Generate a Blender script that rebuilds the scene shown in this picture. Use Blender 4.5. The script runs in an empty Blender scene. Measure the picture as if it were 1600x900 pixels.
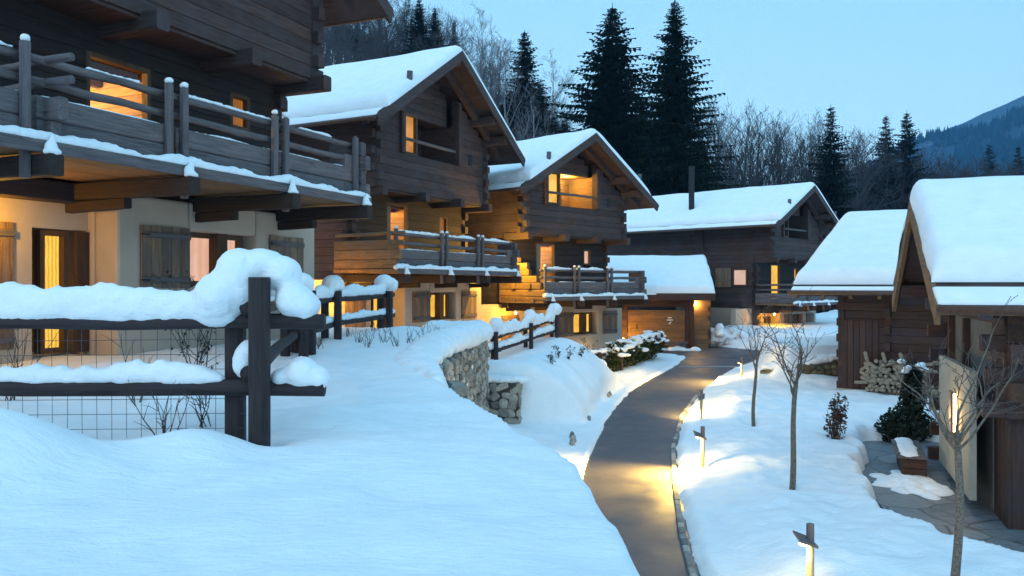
import bpy, math, random
import numpy as np
from mathutils import Vector, Matrix, noise as mnoise
R = math.radians
sc = bpy.context.scene
COL = sc.collection
EYE = 3.6            # the eye stands 3.6 m above the path; heights below are written relative to the eye
F = 1260.0           # focal length of the 1600 px wide photograph, in pixels
HZ = 445.0

def P(px, py, Y):    # a measured point of the place at depth Y
    return Vector(((px - 800) / F * Y, Y, (HZ - py) / F * Y))

# ------------------------------------------------------------------ materials
class NT:
    def __init__(s, name):
        m = bpy.data.materials.new(name); m.use_nodes = True
        s.m = m; s.t = m.node_tree; s.b = s.t.nodes['Principled BSDF']; s.out = s.t.nodes['Material Output']
    def n(s, typ, **kw):
        nd = s.t.nodes.new(typ)
        for k, v in kw.items():
            if k in nd.inputs: nd.inputs[k].default_value = v
            else: setattr(nd, k, v)
        return nd
    def l(s, a, b): s.t.links.new(a, b)
    def coord(s, scale=(1, 1, 1), kind='Object'):
        tc = s.n('ShaderNodeTexCoord'); mp = s.n('ShaderNodeMapping'); mp.inputs['Scale'].default_value = scale
        s.l(tc.outputs[kind], mp.inputs['Vector']); return mp.outputs['Vector']
    def ramp(s, fac, stops):
        r = s.n('ShaderNodeValToRGB'); e = r.color_ramp.elements
        while len(e) < len(stops): e.new(.5)
        for i, (p, c) in enumerate(stops):
            e[i].position = p; e[i].color = (*c, 1) if len(c) == 3 else c
        s.l(fac, r.inputs['Fac']); return r.outputs['Color']
    def noise(s, vec, scale, detail=6, rough=.6, dist=0):
        n = s.n('ShaderNodeTexNoise'); n.inputs['Scale'].default_value = scale; n.inputs['Detail'].default_value = detail
        n.inputs['Roughness'].default_value = rough; n.inputs['Distortion'].default_value = dist
        s.l(vec, n.inputs['Vector']); return n.outputs['Fac']
    def mix(s, fac, a, b, typ='MIX'):
        m = s.n('ShaderNodeMix', data_type='RGBA', blend_type=typ)
        if isinstance(fac, (int, float)): m.inputs[0].default_value = fac
        else: s.l(fac, m.inputs[0])
        for i, c in ((6, a), (7, b)):
            if isinstance(c, tuple): m.inputs[i].default_value = (*c, 1)
            else: s.l(c, m.inputs[i])
        return m.outputs[2]
    def bump(s, h, strength=.3, dist=.02):
        b = s.n('ShaderNodeBump'); b.inputs['Strength'].default_value = strength; b.inputs['Distance'].default_value = dist
        s.l(h, b.inputs['Height']); s.l(b.outputs['Normal'], s.b.inputs['Normal'])
    def col(s, c): s.l(c, s.b.inputs['Base Color'])
    def rough(s, v): s.b.inputs['Roughness'].default_value = v

def wood(name, dark, light, axis, gray=.0, rough=.75):
    t = NT(name)
    sc_ = {'x': (1.1, 14, 14), 'y': (14, 1.1, 14), 'z': (14, 14, 1.1)}[axis]
    v = t.coord(sc_)
    g = t.noise(v, 1.6, 8, .65, .8)
    c = t.ramp(g, [(.25, dark), (.5, tuple((a + b) / 2 for a, b in zip(dark, light))), (.78, light)])
    geo = t.n('ShaderNodeNewGeometry')
    rv = t.ramp(geo.outputs['Random Per Island'], [(0, (.78, .78, .8)), (.5, (.97, .96, .95)), (1, (1.2, 1.15, 1.1))])
    c = t.mix(1, c, rv, 'MULTIPLY')
    big = t.noise(t.coord((1, 1, 1)), 1.3, 3, .6)
    w = t.ramp(big, [(.42, (0, 0, 0)), (.7, (1, 1, 1))])
    c = t.mix(w, c, t.mix(.5, c, (.1 + gray, .092 + gray, .104 + gray)))
    t.col(c); t.rough(rough); t.b.inputs['Specular IOR Level'].default_value = .25
    t.bump(g, .55, .02)
    return t.m

M = {}
for ax in 'xyz':
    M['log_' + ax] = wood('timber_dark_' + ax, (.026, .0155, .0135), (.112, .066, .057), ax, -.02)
    M['deep_' + ax] = wood('timber_painted_shade_' + ax, (.014, .010, .009), (.055, .036, .028), ax, -.07)  # darker copy of the log timber, shade around the balcony put into its colour
    M['gray_' + ax] = wood('timber_weathered_' + ax, (.038, .032, .034), (.21, .172, .176), ax, .02)
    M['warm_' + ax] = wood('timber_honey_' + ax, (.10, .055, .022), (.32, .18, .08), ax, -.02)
    M['fence_' + ax] = wood('timber_fence_' + ax, (.012, .010, .011), (.06, .045, .045), ax, -.06)
    M['red_' + ax] = wood('timber_redbrown_' + ax, (.030, .0155, .0095), (.108, .052, .032), ax, -.05)
M['shutter'] = wood('timber_shutter', (.085, .052, .032), (.36, .23, .145), 'z', -.01)

def snow_mat():
    t = NT('snow')
    v = t.coord((1, 1, 1))
    a = t.noise(v, 2.6, 7, .62); b = t.noise(v, 30, 6, .75)
    rp_ = t.noise(t.coord((3.2, 11, 5)), 1.6, 4, .6, .6)
    h = t.mix(.30, t.mix(.22, a, b), rp_)
    t.col(t.ramp(a, [(.3, (.84, .86, .88)), (.7, (.93, .93, .93))])); t.rough(.9)
    t.b.inputs['Specular IOR Level'].default_value = .2
    t.bump(h, .7, .10)
    return t.m
M['snow'] = snow_mat()

def plaster():
    t = NT('lime_plaster'); v = t.coord((1, 1, 1))
    a = t.noise(v, 1.4, 6, .6); b = t.noise(v, 45, 4, .7)
    t.col(t.ramp(a, [(.3, (.43, .335, .26)), (.7, (.53, .42, .335))])); t.rough(.95)
    t.bump(t.mix(.5, a, b), .35, .012); return t.m
M['plaster'] = plaster()


def asphalt():
    t = NT('asphalt'); v = t.coord((1, 1, 1))
    a = t.noise(v, 1.1, 5, .65); b = t.noise(v, 90, 3, .7)
    c = t.mix(.45, t.ramp(a, [(.3, (.046, .044, .06)), (.7, (.078, .075, .098))]), t.ramp(b, [(.3, (.03, .028, .034)), (.75, (.12, .112, .13))]))
    t.col(c); t.l(t.ramp(a, [(.35, (.34, .34, .34)), (.65, (.58, .58, .58))]), t.b.inputs['Roughness'])
    t.bump(b, .5, .012); return t.m
M['asphalt'] = asphalt()

def stone(name, c1, c2, c3, scale=6.5):
    t = NT(name); v = t.coord((1, 1, 1))
    geo = t.n('ShaderNodeNewGeometry')
    a = t.noise(v, scale, 6, .65); b = t.noise(v, 40, 4, .7)
    c = t.ramp(a, [(.28, c1), (.52, c2), (.75, c3)])
    rv = t.ramp(geo.outputs['Random Per Island'], [(0, (.45, .45, .47)), (.5, (1, .97, .92)), (1, (1.5, 1.45, 1.35))])
    t.col(t.mix(1, c, rv, 'MULTIPLY')); t.rough(.92); t.bump(t.mix(.5, a, b), .7, .025); return t.m
M['stone'] = stone('fieldstone', (.17, .15, .13), (.32, .29, .25), (.48, .44, .40))
M['plaster_gray'] = stone('grey_render', (.10, .088, .074), (.14, .125, .108), (.18, .16, .14), 2)
M['plaster_pale'] = stone('pale_render', (.30, .275, .235), (.36, .33, .28), (.42, .39, .33), 2)
M['moss'] = stone('mossy_stone', (.07, .06, .03), (.14, .12, .06), (.25, .22, .13), 4)
M['mortar'] = stone('mortar', (.04, .038, .035), (.06, .055, .05), (.09, .085, .08), 9)
M['granite'] = stone('granite_sett', (.2, .19, .18), (.32, .31, .3), (.42, .41, .39), 20)

def slate():
    t = NT('slate_flagstones'); tc = t.coord((1, 1, 1))
    d = t.n('ShaderNodeTexNoise'); d.inputs['Scale'].default_value = 1.2; t.l(tc, d.inputs['Vector'])
    add = t.n('ShaderNodeVectorMath', operation='MULTIPLY_ADD'); t.l(d.outputs['Color'], add.inputs[0])
    add.inputs[1].default_value = (.35, .35, 0); t.l(tc, add.inputs[2])
    vo = t.n('ShaderNodeTexVoronoi', feature='DISTANCE_TO_EDGE'); vo.inputs['Scale'].default_value = 1.35; t.l(add.outputs[0], vo.inputs['Vector'])
    vc = t.n('ShaderNodeTexVoronoi', feature='F1'); vc.inputs['Scale'].default_value = 1.35; t.l(add.outputs[0], vc.inputs['Vector'])
    j = t.ramp(vo.outputs['Distance'], [(.0, (0, 0, 0)), (.035, (1, 1, 1))])
    sep = t.n('ShaderNodeSeparateColor'); t.l(vc.outputs['Color'], sep.inputs[0])
    c = t.ramp(sep.outputs[0], [(0, (.10, .115, .13)), (.5, (.17, .18, .195)), (1, (.25, .25, .24))])
    n = t.noise(tc, 7, 6, .65)
    c = t.mix(.5, c, t.ramp(n, [(.3, (.09, .1, .11)), (.7, (.26, .26, .265))]))
    c = t.mix(j, (.05, .05, .05), c)
    t.col(c); t.rough(.55); t.bump(t.mix(.5, j, n), .6, .02); return t.m
M['slate'] = slate()

def plain(name, c, rough=.6, metal=0, nz=.25, scale=12):
    t = NT(name); v = t.coord((1, 1, 1)); a = t.noise(v, scale, 5, .6)
    t.col(t.ramp(a, [(.3, tuple(x * (1 - nz) for x in c)), (.7, tuple(min(1, x * (1 + nz)) for x in c))]))
    t.rough(rough); t.b.inputs['Metallic'].default_value = metal; t.bump(a, .15, .005); return t.m
M['metal_dark'] = plain('dark_bronze_metal', (.13, .105, .10), .6, .0)
M['bronze'] = plain('bronze_post', (.30, .25, .18), .45, .2)
M['flue'] = plain('black_flue', (.012, .012, .014), .5, .4)
M['copper'] = plain('old_copper_gutter', (.10, .06, .045), .5, .5)
M['bark_gray'] = plain('bark_gray', (.14, .11, .085), .95, 0, .6, 40)
M['bark_dark'] = plain('bark_dark', (.05, .042, .042), .95, 0, .4, 10)
M['bark_birch'] = plain('bark_birch', (.22, .21, .22), .9, 0, .5, 6)
M['twig'] = plain('twigs', (.045, .040, .048), .95, 0, .3, 3)
M['twig_pale'] = plain('pale_twigs', (.085, .068, .062), .95, 0, .3, 3)
M['twig_birch'] = plain('birch_twigs', (.13, .12, .13), .95, 0, .3, 3)
M['white_paint'] = plain('white_paint', (.75, .75, .75), .7)
M['curtain'] = plain('linen_curtain', (.45, .33, .2), .9)
M['cutwood'] = plain('cut_wood', (.27, .22, .16), .85, 0, .35, 18)
M['frame'] = wood('window_frame_wood', (.04, .022, .012), (.14, .075, .038), 'z')
M['wire'] = plain('galvanised_wire', (.09, .09, .095), .6, .3)

def leaf(name, c1, c2, c3):
    t = NT(name); v = t.coord((1, 1, 1)); geo = t.n('ShaderNodeNewGeometry')
    a = t.noise(v, .9, 3, .6)
    c = t.ramp(a, [(.3, c1), (.55, c2), (.8, c3)])
    rv = t.ramp(geo.outputs['Random Per Island'], [(0, (.5, .5, .5)), (1, (1.5, 1.4, 1.3))])
    t.col(t.mix(1, c, rv, 'MULTIPLY')); t.rough(.85); t.b.inputs['Specular IOR Level'].default_value = .15; return t.m
M['needles'] = leaf('spruce_needles', (.006, .012, .010), (.012, .022, .017), (.022, .034, .024))
M['needles_haze_blue'] = leaf('haze_blue_spruce_needles', (.004, .024, .06), (.008, .04, .09), (.018, .065, .13))  # blue of the distant haze put into the needle colours
M['hedge'] = leaf('hedge_leaves', (.02, .03, .012), (.045, .055, .02), (.09, .09, .035))
M['shrub'] = leaf('shrub_leaves', (.012, .02, .013), (.025, .036, .022), (.05, .06, .035))
M['dryleaf'] = leaf('dry_leaves', (.06, .035, .025), (.1, .06, .04), (.15, .09, .06))

def lit(name, ca, cb, strength, stripes=9, gloss=True, k=.62):
    """a glowing pane: the curtained room behind the glass, reflections painted into the rosy one"""
    t = NT(name); v = t.coord((1, 1, 1), 'Object')
    w = t.n('ShaderNodeTexWave', wave_type='BANDS', bands_direction='X'); w.inputs['Scale'].default_value = stripes * .55
    w.inputs['Distortion'].default_value = 2.2; w.inputs['Detail'].default_value = 3; t.l(v, w.inputs['Vector'])
    n = t.noise(v, 1.7, 3, .5)
    c = t.mix(t.ramp(t.mix(.68, w.outputs['Fac'], n), [(.2, (0, 0, 0)), (.8, (1, 1, 1))]), ca, tuple(x * k for x in cb))
    t.b.inputs['Base Color'].default_value = (.02, .015, .01, 1); t.rough(.04)
    t.l(c, t.b.inputs['Emission Color']); t.b.inputs['Emission Strength'].default_value = strength
    t.b.inputs['Specular IOR Level'].default_value = .5 if gloss else .2
    return t.m
M['lit_yellow'] = lit('lit_window_yellow', (1.0, .62, .10), (.75, .33, .02), 1.05)
M['lit_orange'] = lit('lit_window_orange', (.85, .40, .10), (.42, .15, .025), .85, 14)
M['pink_pane'] = lit('rosy_pane_glow', (.85, .50, .33), (.72, .40, .28), .8, 3, k=.95)  # curtain glow, with sky and snow reflection on the nearest chalet's panes painted in
M['lit_pale'] = lit('lit_window_pale', (.80, .56, .45), (.70, .45, .35), .75, 3, k=.95)
M['lit_deep'] = lit('lit_window_deep', (.55, .2, .03), (.3, .1, .01), .7, 8)
t = NT('lamp_glow'); t.b.inputs['Emission Color'].default_value = (1, .66, .22, 1); t.b.inputs['Emission Strength'].default_value = 14; M['glow'] = t.m
t = NT('dark_glass'); t.b.inputs['Base Color'].default_value = (.01, .012, .016, 1); t.rough(.03); M['glass_dark'] = t.m
t = NT('window_glass')
gl = t.n('ShaderNodeBsdfGlossy', Roughness=.02); tr = t.n('ShaderNodeBsdfTransparent'); fr = t.n('ShaderNodeFresnel', IOR=1.5); mx = t.n('ShaderNodeMixShader')
t.l(fr.outputs[0], mx.inputs[0]); t.l(tr.outputs[0], mx.inputs[1]); t.l(gl.outputs[0], mx.inputs[2]); t.l(mx.outputs[0], t.out.inputs['Surface']); M['glass'] = t.m

# ------------------------------------------------------------------ mesh helpers
class MB:
    def __init__(s): s.v = []; s.f = []
    def add(s, vs, fs):
        o = len(s.v); s.v += [tuple(p) for p in vs]; s.f += [tuple(i + o for i in f) for f in fs]; return s
    def box(s, x0, x1, y0, y1, z0, z1):
        return s.add([(x0, y0, z0), (x1, y0, z0), (x1, y1, z0), (x0, y1, z0), (x0, y0, z1), (x1, y0, z1), (x1, y1, z1), (x0, y1, z1)],
                     [(0, 3, 2, 1), (4, 5, 6, 7), (0, 1, 5, 4), (1, 2, 6, 5), (2, 3, 7, 6), (3, 0, 4, 7)])
    def bar(s, a, b, w, h, ch=.02, up=(0, 0, 1)):
        """a squared timber with chamfered edges from a to b"""
        a = Vector(a); b = Vector(b); d = (b - a).normalized(); up = Vector(up)
        if abs(d.dot(up)) > .98: up = Vector((1, 0, 0))
        r = d.cross(up).normalized(); u = r.cross(d).normalized()
        w /= 2; h /= 2; ch = min(ch, w * .6, h * .6)
        ring = [(w, -h + ch), (w, h - ch), (w - ch, h), (-w + ch, h), (-w, h - ch), (-w, -h + ch), (-w + ch, -h), (w - ch, -h)]
        vs = [a + r * i + u * j for i, j in ring] + [b + r * i + u * j for i, j in ring]
        fs = [tuple(range(8)), tuple(reversed(range(8, 16)))] + [(i, i + 8, (i + 1) % 8 + 8, (i + 1) % 8) for i in range(8)]
        return s.add(vs, fs)
    def tube(s, pts, rad, n=8, cap=True):
        pts = [Vector(p) for p in pts]; k = len(pts)
        if not hasattr(rad, '__len__'): rad = [rad] * k
        vs = []; fs = []
        prev = None
        for i, p in enumerate(pts):
            d = (pts[min(i + 1, k - 1)] - pts[max(i - 1, 0)])
            d = d.normalized() if d.length > 1e-9 else Vector((0, 0, 1))
            if prev is None:
                r = d.cross(Vector((0, 0, 1)))
                if r.length < .1: r = d.cross(Vector((1, 0, 0)))
            else: r = prev - d * prev.dot(d)
            r.normalize(); prev = r; u = r.cross(d)
            for j in range(n):
                a = 2 * math.pi * j / n
                vs.append(p + r * (math.cos(a) * rad[i]) + u * (math.sin(a) * rad[i]))
        for i in range(k - 1):
            for j in range(n):
                fs.append((i * n + j, i * n + (j + 1) % n, (i + 1) * n + (j + 1) % n, (i + 1) * n + j))
        if cap and n > 2: fs += [tuple(reversed(range(n))), tuple(range((k - 1) * n, k * n))]
        return s.add(vs, fs)
    def ell(s, c, r, nu=10, nv=6):
        vs = [(c[0], c[1], c[2] - r[2])]; fs = []
        for i in range(1, nv):
            a = -math.pi / 2 + math.pi * i / nv
            for j in range(nu):
                b = 2 * math.pi * j / nu
                vs.append((c[0] + r[0] * math.cos(a) * math.cos(b), c[1] + r[1] * math.cos(a) * math.sin(b), c[2] + r[2] * math.sin(a)))
        vs.append((c[0], c[1], c[2] + r[2])); L = len(vs) - 1
        for j in range(nu):
            fs.append((0, 1 + (j + 1) % nu, 1 + j)); o = 1 + (nv - 2) * nu; fs.append((o + j, o + (j + 1) % nu, L))
        for i in range(nv - 2):
            for j in range(nu):
                a = 1 + i * nu; fs.append((a + j, a + (j + 1) % nu, a + nu + (j + 1) % nu, a + nu + j))
        return s.add(vs, fs)
    def prism(s, poly, ext):
        n = len(poly); e = Vector(ext); p = [Vector(q) for q in poly]
        return s.add(p + [q + e for q in p], [tuple(reversed(range(n))), tuple(range(n, 2 * n))] + [(i, (i + 1) % n, (i + 1) % n + n, i + n) for i in range(n)])
    def mesh(s, name, smooth=False):
        me = bpy.data.meshes.new(name); me.from_pydata(s.v, [], s.f); me.validate()
        if smooth: me.polygons.foreach_set('use_smooth', [True] * len(me.polygons))
        me.update(); return me

def fixn(me):
    import bmesh
    b = bmesh.new(); b.from_mesh(me); bmesh.ops.recalc_face_normals(b, faces=b.faces); b.to_mesh(me); b.free()

def mk(name, mb, mat, parent=None, smooth=False, label=None, normals=True):
    me = mb.mesh(name, smooth) if isinstance(mb, MB) else mb
    if normals and isinstance(mb, MB) and len(mb.f) < 60000: fixn(me)
    o = bpy.data.objects.new(name, me); COL.objects.link(o)
    if mat is not None and not me.materials: me.materials.append(M[mat] if isinstance(mat, str) else mat)
    if parent is not None: o.parent = parent
    if label: o['label'] = label
    return o
def tag(o, label, cat, group=None, kind=None):
    if label: o['label'] = label
    if cat: o['category'] = cat
    if group: o['group'] = group
    if kind: o['kind'] = kind
    return o
def thing(name, label, cat, loc=(0, 0, 0), rz=0, group=None):
    o = bpy.data.objects.new(name, None); COL.objects.link(o); o.location = loc; o.rotation_euler = (0, 0, rz); o.empty_display_size = .2
    return tag(o, label, cat, group)
def struct(o): o['kind'] = 'structure'; return o
def dup(o, loc, rz=0, label=None, scale=None):
    r = o.copy(); COL.objects.link(r); r.location = loc; r.rotation_euler = (0, 0, rz)
    if scale: r.scale = (scale, scale, scale) if not hasattr(scale, '__len__') else scale
    if label: r['label'] = label
    for ch in list(o.children):
        c = ch.copy(); COL.objects.link(c); c.parent = r
        for g in ch.children:
            d = g.copy(); COL.objects.link(d); d.parent = c
    return r

def lump(o, vox=.03, it=6, fac=.5):
    """snow: fuse the pieces of a mesh into one soft skin"""
    m = o.modifiers.new('fuse', 'REMESH'); m.mode = 'VOXEL'; m.voxel_size = vox; m.use_smooth_shade = True
    k = o.modifiers.new('soft', 'SMOOTH'); k.iterations = it; k.factor = fac
    for nm, size, st in (('snow_lumps', .22, vox * 1.6), ('snow_crumbs', .07, vox * .75)):
        tx = bpy.data.textures.get(nm) or bpy.data.textures.new(nm, 'CLOUDS'); tx.noise_scale = size; tx.noise_depth = 3
        q = o.modifiers.new(nm, 'DISPLACE'); q.texture = tx; q.strength = st; q.mid_level = .5; q.texture_coords = 'GLOBAL'
    return o
def snow_on(mb, a, b, w, h, rng, step=.12, var=.35, gap=0., sink=.3):
    """soft lumps of snow lying along a rail or a ledge from a to b"""
    a = Vector(a); b = Vector(b); L = (b - a).length; n = max(2, int(L / step)); ph = rng.random() * 50
    for i in range(n + 1):
        t = i / n; p = a.lerp(b, t)
        k = 1 + var * (mnoise.noise((ph + t * L * 1.3, 0, 0)) * 1.6 + rng.uniform(-.25, .25))
        if gap and mnoise.noise((ph + 20 + t * L * .9, 3, 0)) < gap - .5: continue
        k = max(.45, k) * (.8 if i in (0, n) else 1)
        hh = h * k
        mb.ell((p.x, p.y, p.z + hh * (.5 - sink * .5)), (max(w * .5, step * .8), max(w * .5, step * .8), hh * .62), 8, 5)

def rail(mb, a, b, r, rng, n=8, k=5, wob=.012):
    a = Vector(a); b = Vector(b); pts = []
    for i in range(k + 1):
        p = a.lerp(b, i / k)
        if 0 < i < k: p = p + Vector((rng.uniform(-wob, wob), rng.uniform(-wob, wob), rng.uniform(-wob, wob)))
        pts.append(p)
    mb.tube(pts, [r * rng.uniform(.94, 1.05) for _ in pts], n)

# ------------------------------------------------------------------ numpy noise and the lie of the land
def vnoise(x, y, seed=0):
    x = np.asarray(x, float); y = np.asarray(y, float)
    xi = np.floor(x); yi = np.floor(y); fx = x - xi; fy = y - yi
    fx = fx * fx * (3 - 2 * fx); fy = fy * fy * (3 - 2 * fy)
    def h(a, b):
        v = np.sin(a * 127.1 + b * 311.7 + seed * 74.7) * 43758.5453
        return v - np.floor(v)
    return (h(xi, yi) * (1 - fx) + h(xi + 1, yi) * fx) * (1 - fy) + (h(xi, yi + 1) * (1 - fx) + h(xi + 1, yi + 1) * fx) * fy - .5
def fbm(x, y, seed=0, o=4):
    s = 0; a = 1
    for i in range(o): s = s + a * vnoise(x, y, seed + i); x = x * 2.03 + 11; y = y * 2.03 + 7; a *= .5
    return s
def SS(a, b, t):
    t = np.clip((np.asarray(t, float) - a) / (b - a), 0, 1); return t * t * (3 - 2 * t)
LEFT = [(0, 1.0), (6, .95), (10, .98), (13, 1.12), (15.4, 1.35), (19.3, 2.1), (24.5, 3.25), (29, 4.7), (33, 6.6), (37, 8.0)]
RIGHT = [(0, 1.98), (6, 2.03), (10, 2.19), (11.8, 2.43), (14.4, 2.86), (17.8, 3.5), (22.1, 4.6), (27.1, 6.25), (30.4, 7.6), (33.9, 9.5), (35.8, 11.3), (37.2, 13.0)]
def xL(y): return np.interp(y, [p[0] for p in LEFT], [p[1] for p in LEFT])
def xR(y): return np.interp(y, [p[0] for p in RIGHT], [p[1] for p in RIGHT])
def smooth_poly(pts, it=2):
    for _ in range(it):
        q = [pts[0]]
        for a, b in zip(pts[:-1], pts[1:]):
            q.append((a[0] * .75 + b[0] * .25, a[1] * .75 + b[1] * .25)); q.append((a[0] * .25 + b[0] * .75, a[1] * .25 + b[1] * .75))
        q.append(pts[-1]); pts = q
    return pts
ROAD = smooth_poly([(x, y) for y, x in LEFT]) + smooth_poly([(8.0, 37.0), (7.0, 38.4), (6.2, 39.6), (6.3, 41.6), (8.5, 43.6), (10.6, 43.2), (13.2, 39.6), (14.4, 38.2)], 1)[1:] + smooth_poly([(x, y) for y, x in reversed(RIGHT)])
def poly_sd(x, y, poly):
    x = np.asarray(x, float); y = np.asarray(y, float)
    d = np.full(x.shape, 1e9); ins = np.zeros(x.shape, bool); n = len(poly)
    for i in range(n):
        ax, ay = poly[i]; bx, by = poly[(i + 1) % n]
        ex, ey = bx - ax, by - ay; L = ex * ex + ey * ey + 1e-12
        t = np.clip(((x - ax) * ex + (y - ay) * ey) / L, 0, 1)
        d = np.minimum(d, (x - ax - t * ex) ** 2 + (y - ay - t * ey) ** 2)
        c = ((ay > y) != (by > y)) & (x < (bx - ax) * (y - ay) / (by - ay + 1e-12) + ax)
        ins ^= c
    d = np.sqrt(d); return np.where(ins, -d, d)
PAVE = [(7.95, 18.3), (7.2, 16.3), (6.35, 14.3), (5.95, 13.0), (5.6, 11.7), (6.0, 10.6), (6.7, 9.6), (8.3, 9.6), (9.0, 13.5), (10.6, 17.6), (9.3, 18.6)]
def zroad(y): return -3.6 + .32 * SS(24, 42, y)
E1 = [(0, 1.15), (2.5, 1.06), (3.9, .95), (5, .89), (6, .82), (8.2, .22), (10, -.46), (11.4, -.92), (12.3, -1.2), (13.5, -1.38), (16, -1.24), (18.5, -.96), (20.4, -.70)]
def xE1(y): return np.interp(y, [p[0] for p in E1], [p[1] for p in E1])
HOLES = [((px - 800) / F * Y, Y) for px, Y in ((1178, 19.4), (1236, 13.2), (1494, 9.0), (1266, 8.66), (1098, 15.5), (1096, 21.0), (1159, 28.8), (1306, 17.1), (406, 6.35), (366, 6.6))]
def H(x, y):
    x = np.asarray(x, float); y = np.asarray(y, float)
    zr = zroad(y); d = poly_sd(x, y, ROAD)
    jag = .10 * fbm(x * 2.3, y * 2.3, 5, 3)
    # --- right hand side: low shovelled snow field
    dr = d + jag
    hr = zr - .06 + .20 * SS(.02, .3, dr) + .22 * SS(.3, 1.6, dr) + (.16 * fbm(x * .7, y * .7, 2, 4) + .05 * fbm(x * 3, y * 3, 3, 2)) * SS(.15, 1.2, d)
    p = poly_sd(x, y, PAVE) + .22 * fbm(x * 1.7, y * 1.7, 9, 3)
    hr = np.where(x > 4, np.minimum(hr, zr + .02 + 0 * x) * (1 - SS(.0, .22, p)) + hr * SS(.0, .22, p) - .22 * (1 - SS(-.02, .12, p)), hr)
    # garden of the rear chalet, held by the mossy wall
    g = SS(28.35, 28.6, y - .14 * (x - 11)) * SS(9.0, 9.8, x - .12 * (y - 28)) * SS(.2, 1.4, d)
    hr = hr + g * (.95 - .35 * SS(30, 40, y) + .1 * fbm(x * .8, y * .8, 6, 3))
    # --- left hand side
    und = .075 * fbm(x * .8, y * .8, 1, 5) + .02 * fbm(x * 4, y * 4, 8, 3)
    e = xE1(y)
    t1 = -1.26 + .14 * SS(7, 14, y) - .13 * np.exp(-np.clip(e - x, 0, 50) / .6) + und
    for bx, by, bh, br in ((-3.5, 5.35, .42, .62), (-2.35, 5.9, .16, .4), (-2.9, 7.3, .12, .5), (-5.3, 5.0, .35, .9), (-3.5, 8.6, .18, .5), (-5.2, 10.6, .2, .6), (-1.75, 7.6, .12, .5), (-2.3, 18.6, .12, 1.2), (-1.1, 20.0, .10, .6)):
        t1 = t1 + bh * np.exp(-((x - bx) ** 2 + (y - by) ** 2) / br ** 2)
    foot = zr + .10 + 1.0 * np.exp(-np.clip(x - e, 0, 50) / .6) * SS(10.5, 15, y) * (1 - .75 * SS(18.3, 19.8, y)) * SS(.0, 1.0, d) + .05 * fbm(x * 2, y * 2, 4, 3)
    foot = np.where(d < .02, zr - .06, foot)
    m1 = SS(-.06, .38, e - x)
    h1 = foot * (1 - m1) + t1 * m1
    dl = d + jag * .8
    crest = -2.18 + .28 * SS(22, 28, y) + .1 * fbm(x * .9, y * .9, 12, 3)
    drop = zr - .06 + .14 * SS(.0, .12, dl) + .36 * SS(.5, .62, dl + .12 * fbm(x * .8, y * .8, 21, 2))
    tb_ = np.clip((d + .22 * fbm(x * 1.1, y * 1.1, 22, 3) - .52) / 1.75, 0, 1)
    h2 = drop + (crest + .14 - drop) * (1 - (1 - tb_) ** 2.1) - .3 * SS(2.8, 5, d)
    h3 = zr - .06 + .16 * SS(.0, .14, dl) + .12 * SS(.3, 1.2, dl) + .10 * fbm(x * 1.1, y * 1.1, 14, 3) * SS(.1, .8, d)
    k23 = SS(29.2, 28.2, y) if False else 1 - SS(26.9, 28.1, y + .35 * fbm(x * 1.2, y * 1.2, 31, 2))
    h23 = h3 * (1 - k23) + h2 * k23
    k12 = 1 - SS(20.25, 20.75, y + .3 * (x + .6) * (x < -.6))
    hl = h23 * (1 - k12) + h1 * k12
    xc = np.where(y < 37, (xL(y) + xR(y)) / 2, 7 + (y - 37) * .6)
    h = np.where(x < xc, hl, hr)
    h = np.where(d < -.12, zr - .08, h)
    pp = -.9 * x + .42 * y - 24
    h = h + 60 * (1 - np.exp(-np.clip(pp, 0, 400) / 52)) * (1 + .12 * fbm(x * .02, y * .02, 40, 3))
    for bx, by in HOLES: h = h - .13 * np.exp(-((x - bx) ** 2 + (y - by) ** 2) / .17 ** 2)
    far = SS(46, 70, y)
    h = h + far * .6 * fbm(x * .05, y * .05, 44, 3)
    return h
def Hs(x, y): return float(H(np.array([x]), np.array([y]))[0])
def grow(a, s0, k, end):
    o = []; s = s0
    while a < end: a += s; s *= k; o.append(a)
    return o
xs = [-v for v in reversed(grow(5.2, .09, 1.075, 2600))] + list(np.arange(-5.2, 9.6, .052)) + [v for v in grow(9.6, .09, 1.07, 2600)]
ys = [-v for v in reversed(grow(-2.2, .2, 1.25, 900))] + list(np.arange(2.2, 13, .055)) + grow(13, .058, 1.0066, 46) + grow(46, .4, 1.06, 4000)
X, Yg = np.meshgrid(xs, ys)
Z = H(X.ravel(), Yg.ravel())
nx, ny = len(xs), len(ys)
me = bpy.data.meshes.new('snowy_ground')
idx = np.arange(nx * ny).reshape(ny, nx)
quads = np.stack([idx[:-1, :-1], idx[:-1, 1:], idx[1:, 1:], idx[1:, :-1]], -1).reshape(-1, 4)
me.vertices.add(nx * ny); me.vertices.foreach_set('co', np.stack([X.ravel(), Yg.ravel(), Z], -1).ravel())
me.loops.add(quads.size); me.loops.foreach_set('vertex_index', quads.ravel())
me.polygons.add(len(quads)); me.polygons.foreach_set('loop_start', np.arange(0, quads.size, 4)); me.polygons.foreach_set('loop_total', np.full(len(quads), 4))
me.polygons.foreach_set('use_smooth', np.ones(len(quads), bool)); me.update(); me.validate()
struct(mk('snowy_ground', me, 'snow'))

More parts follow.
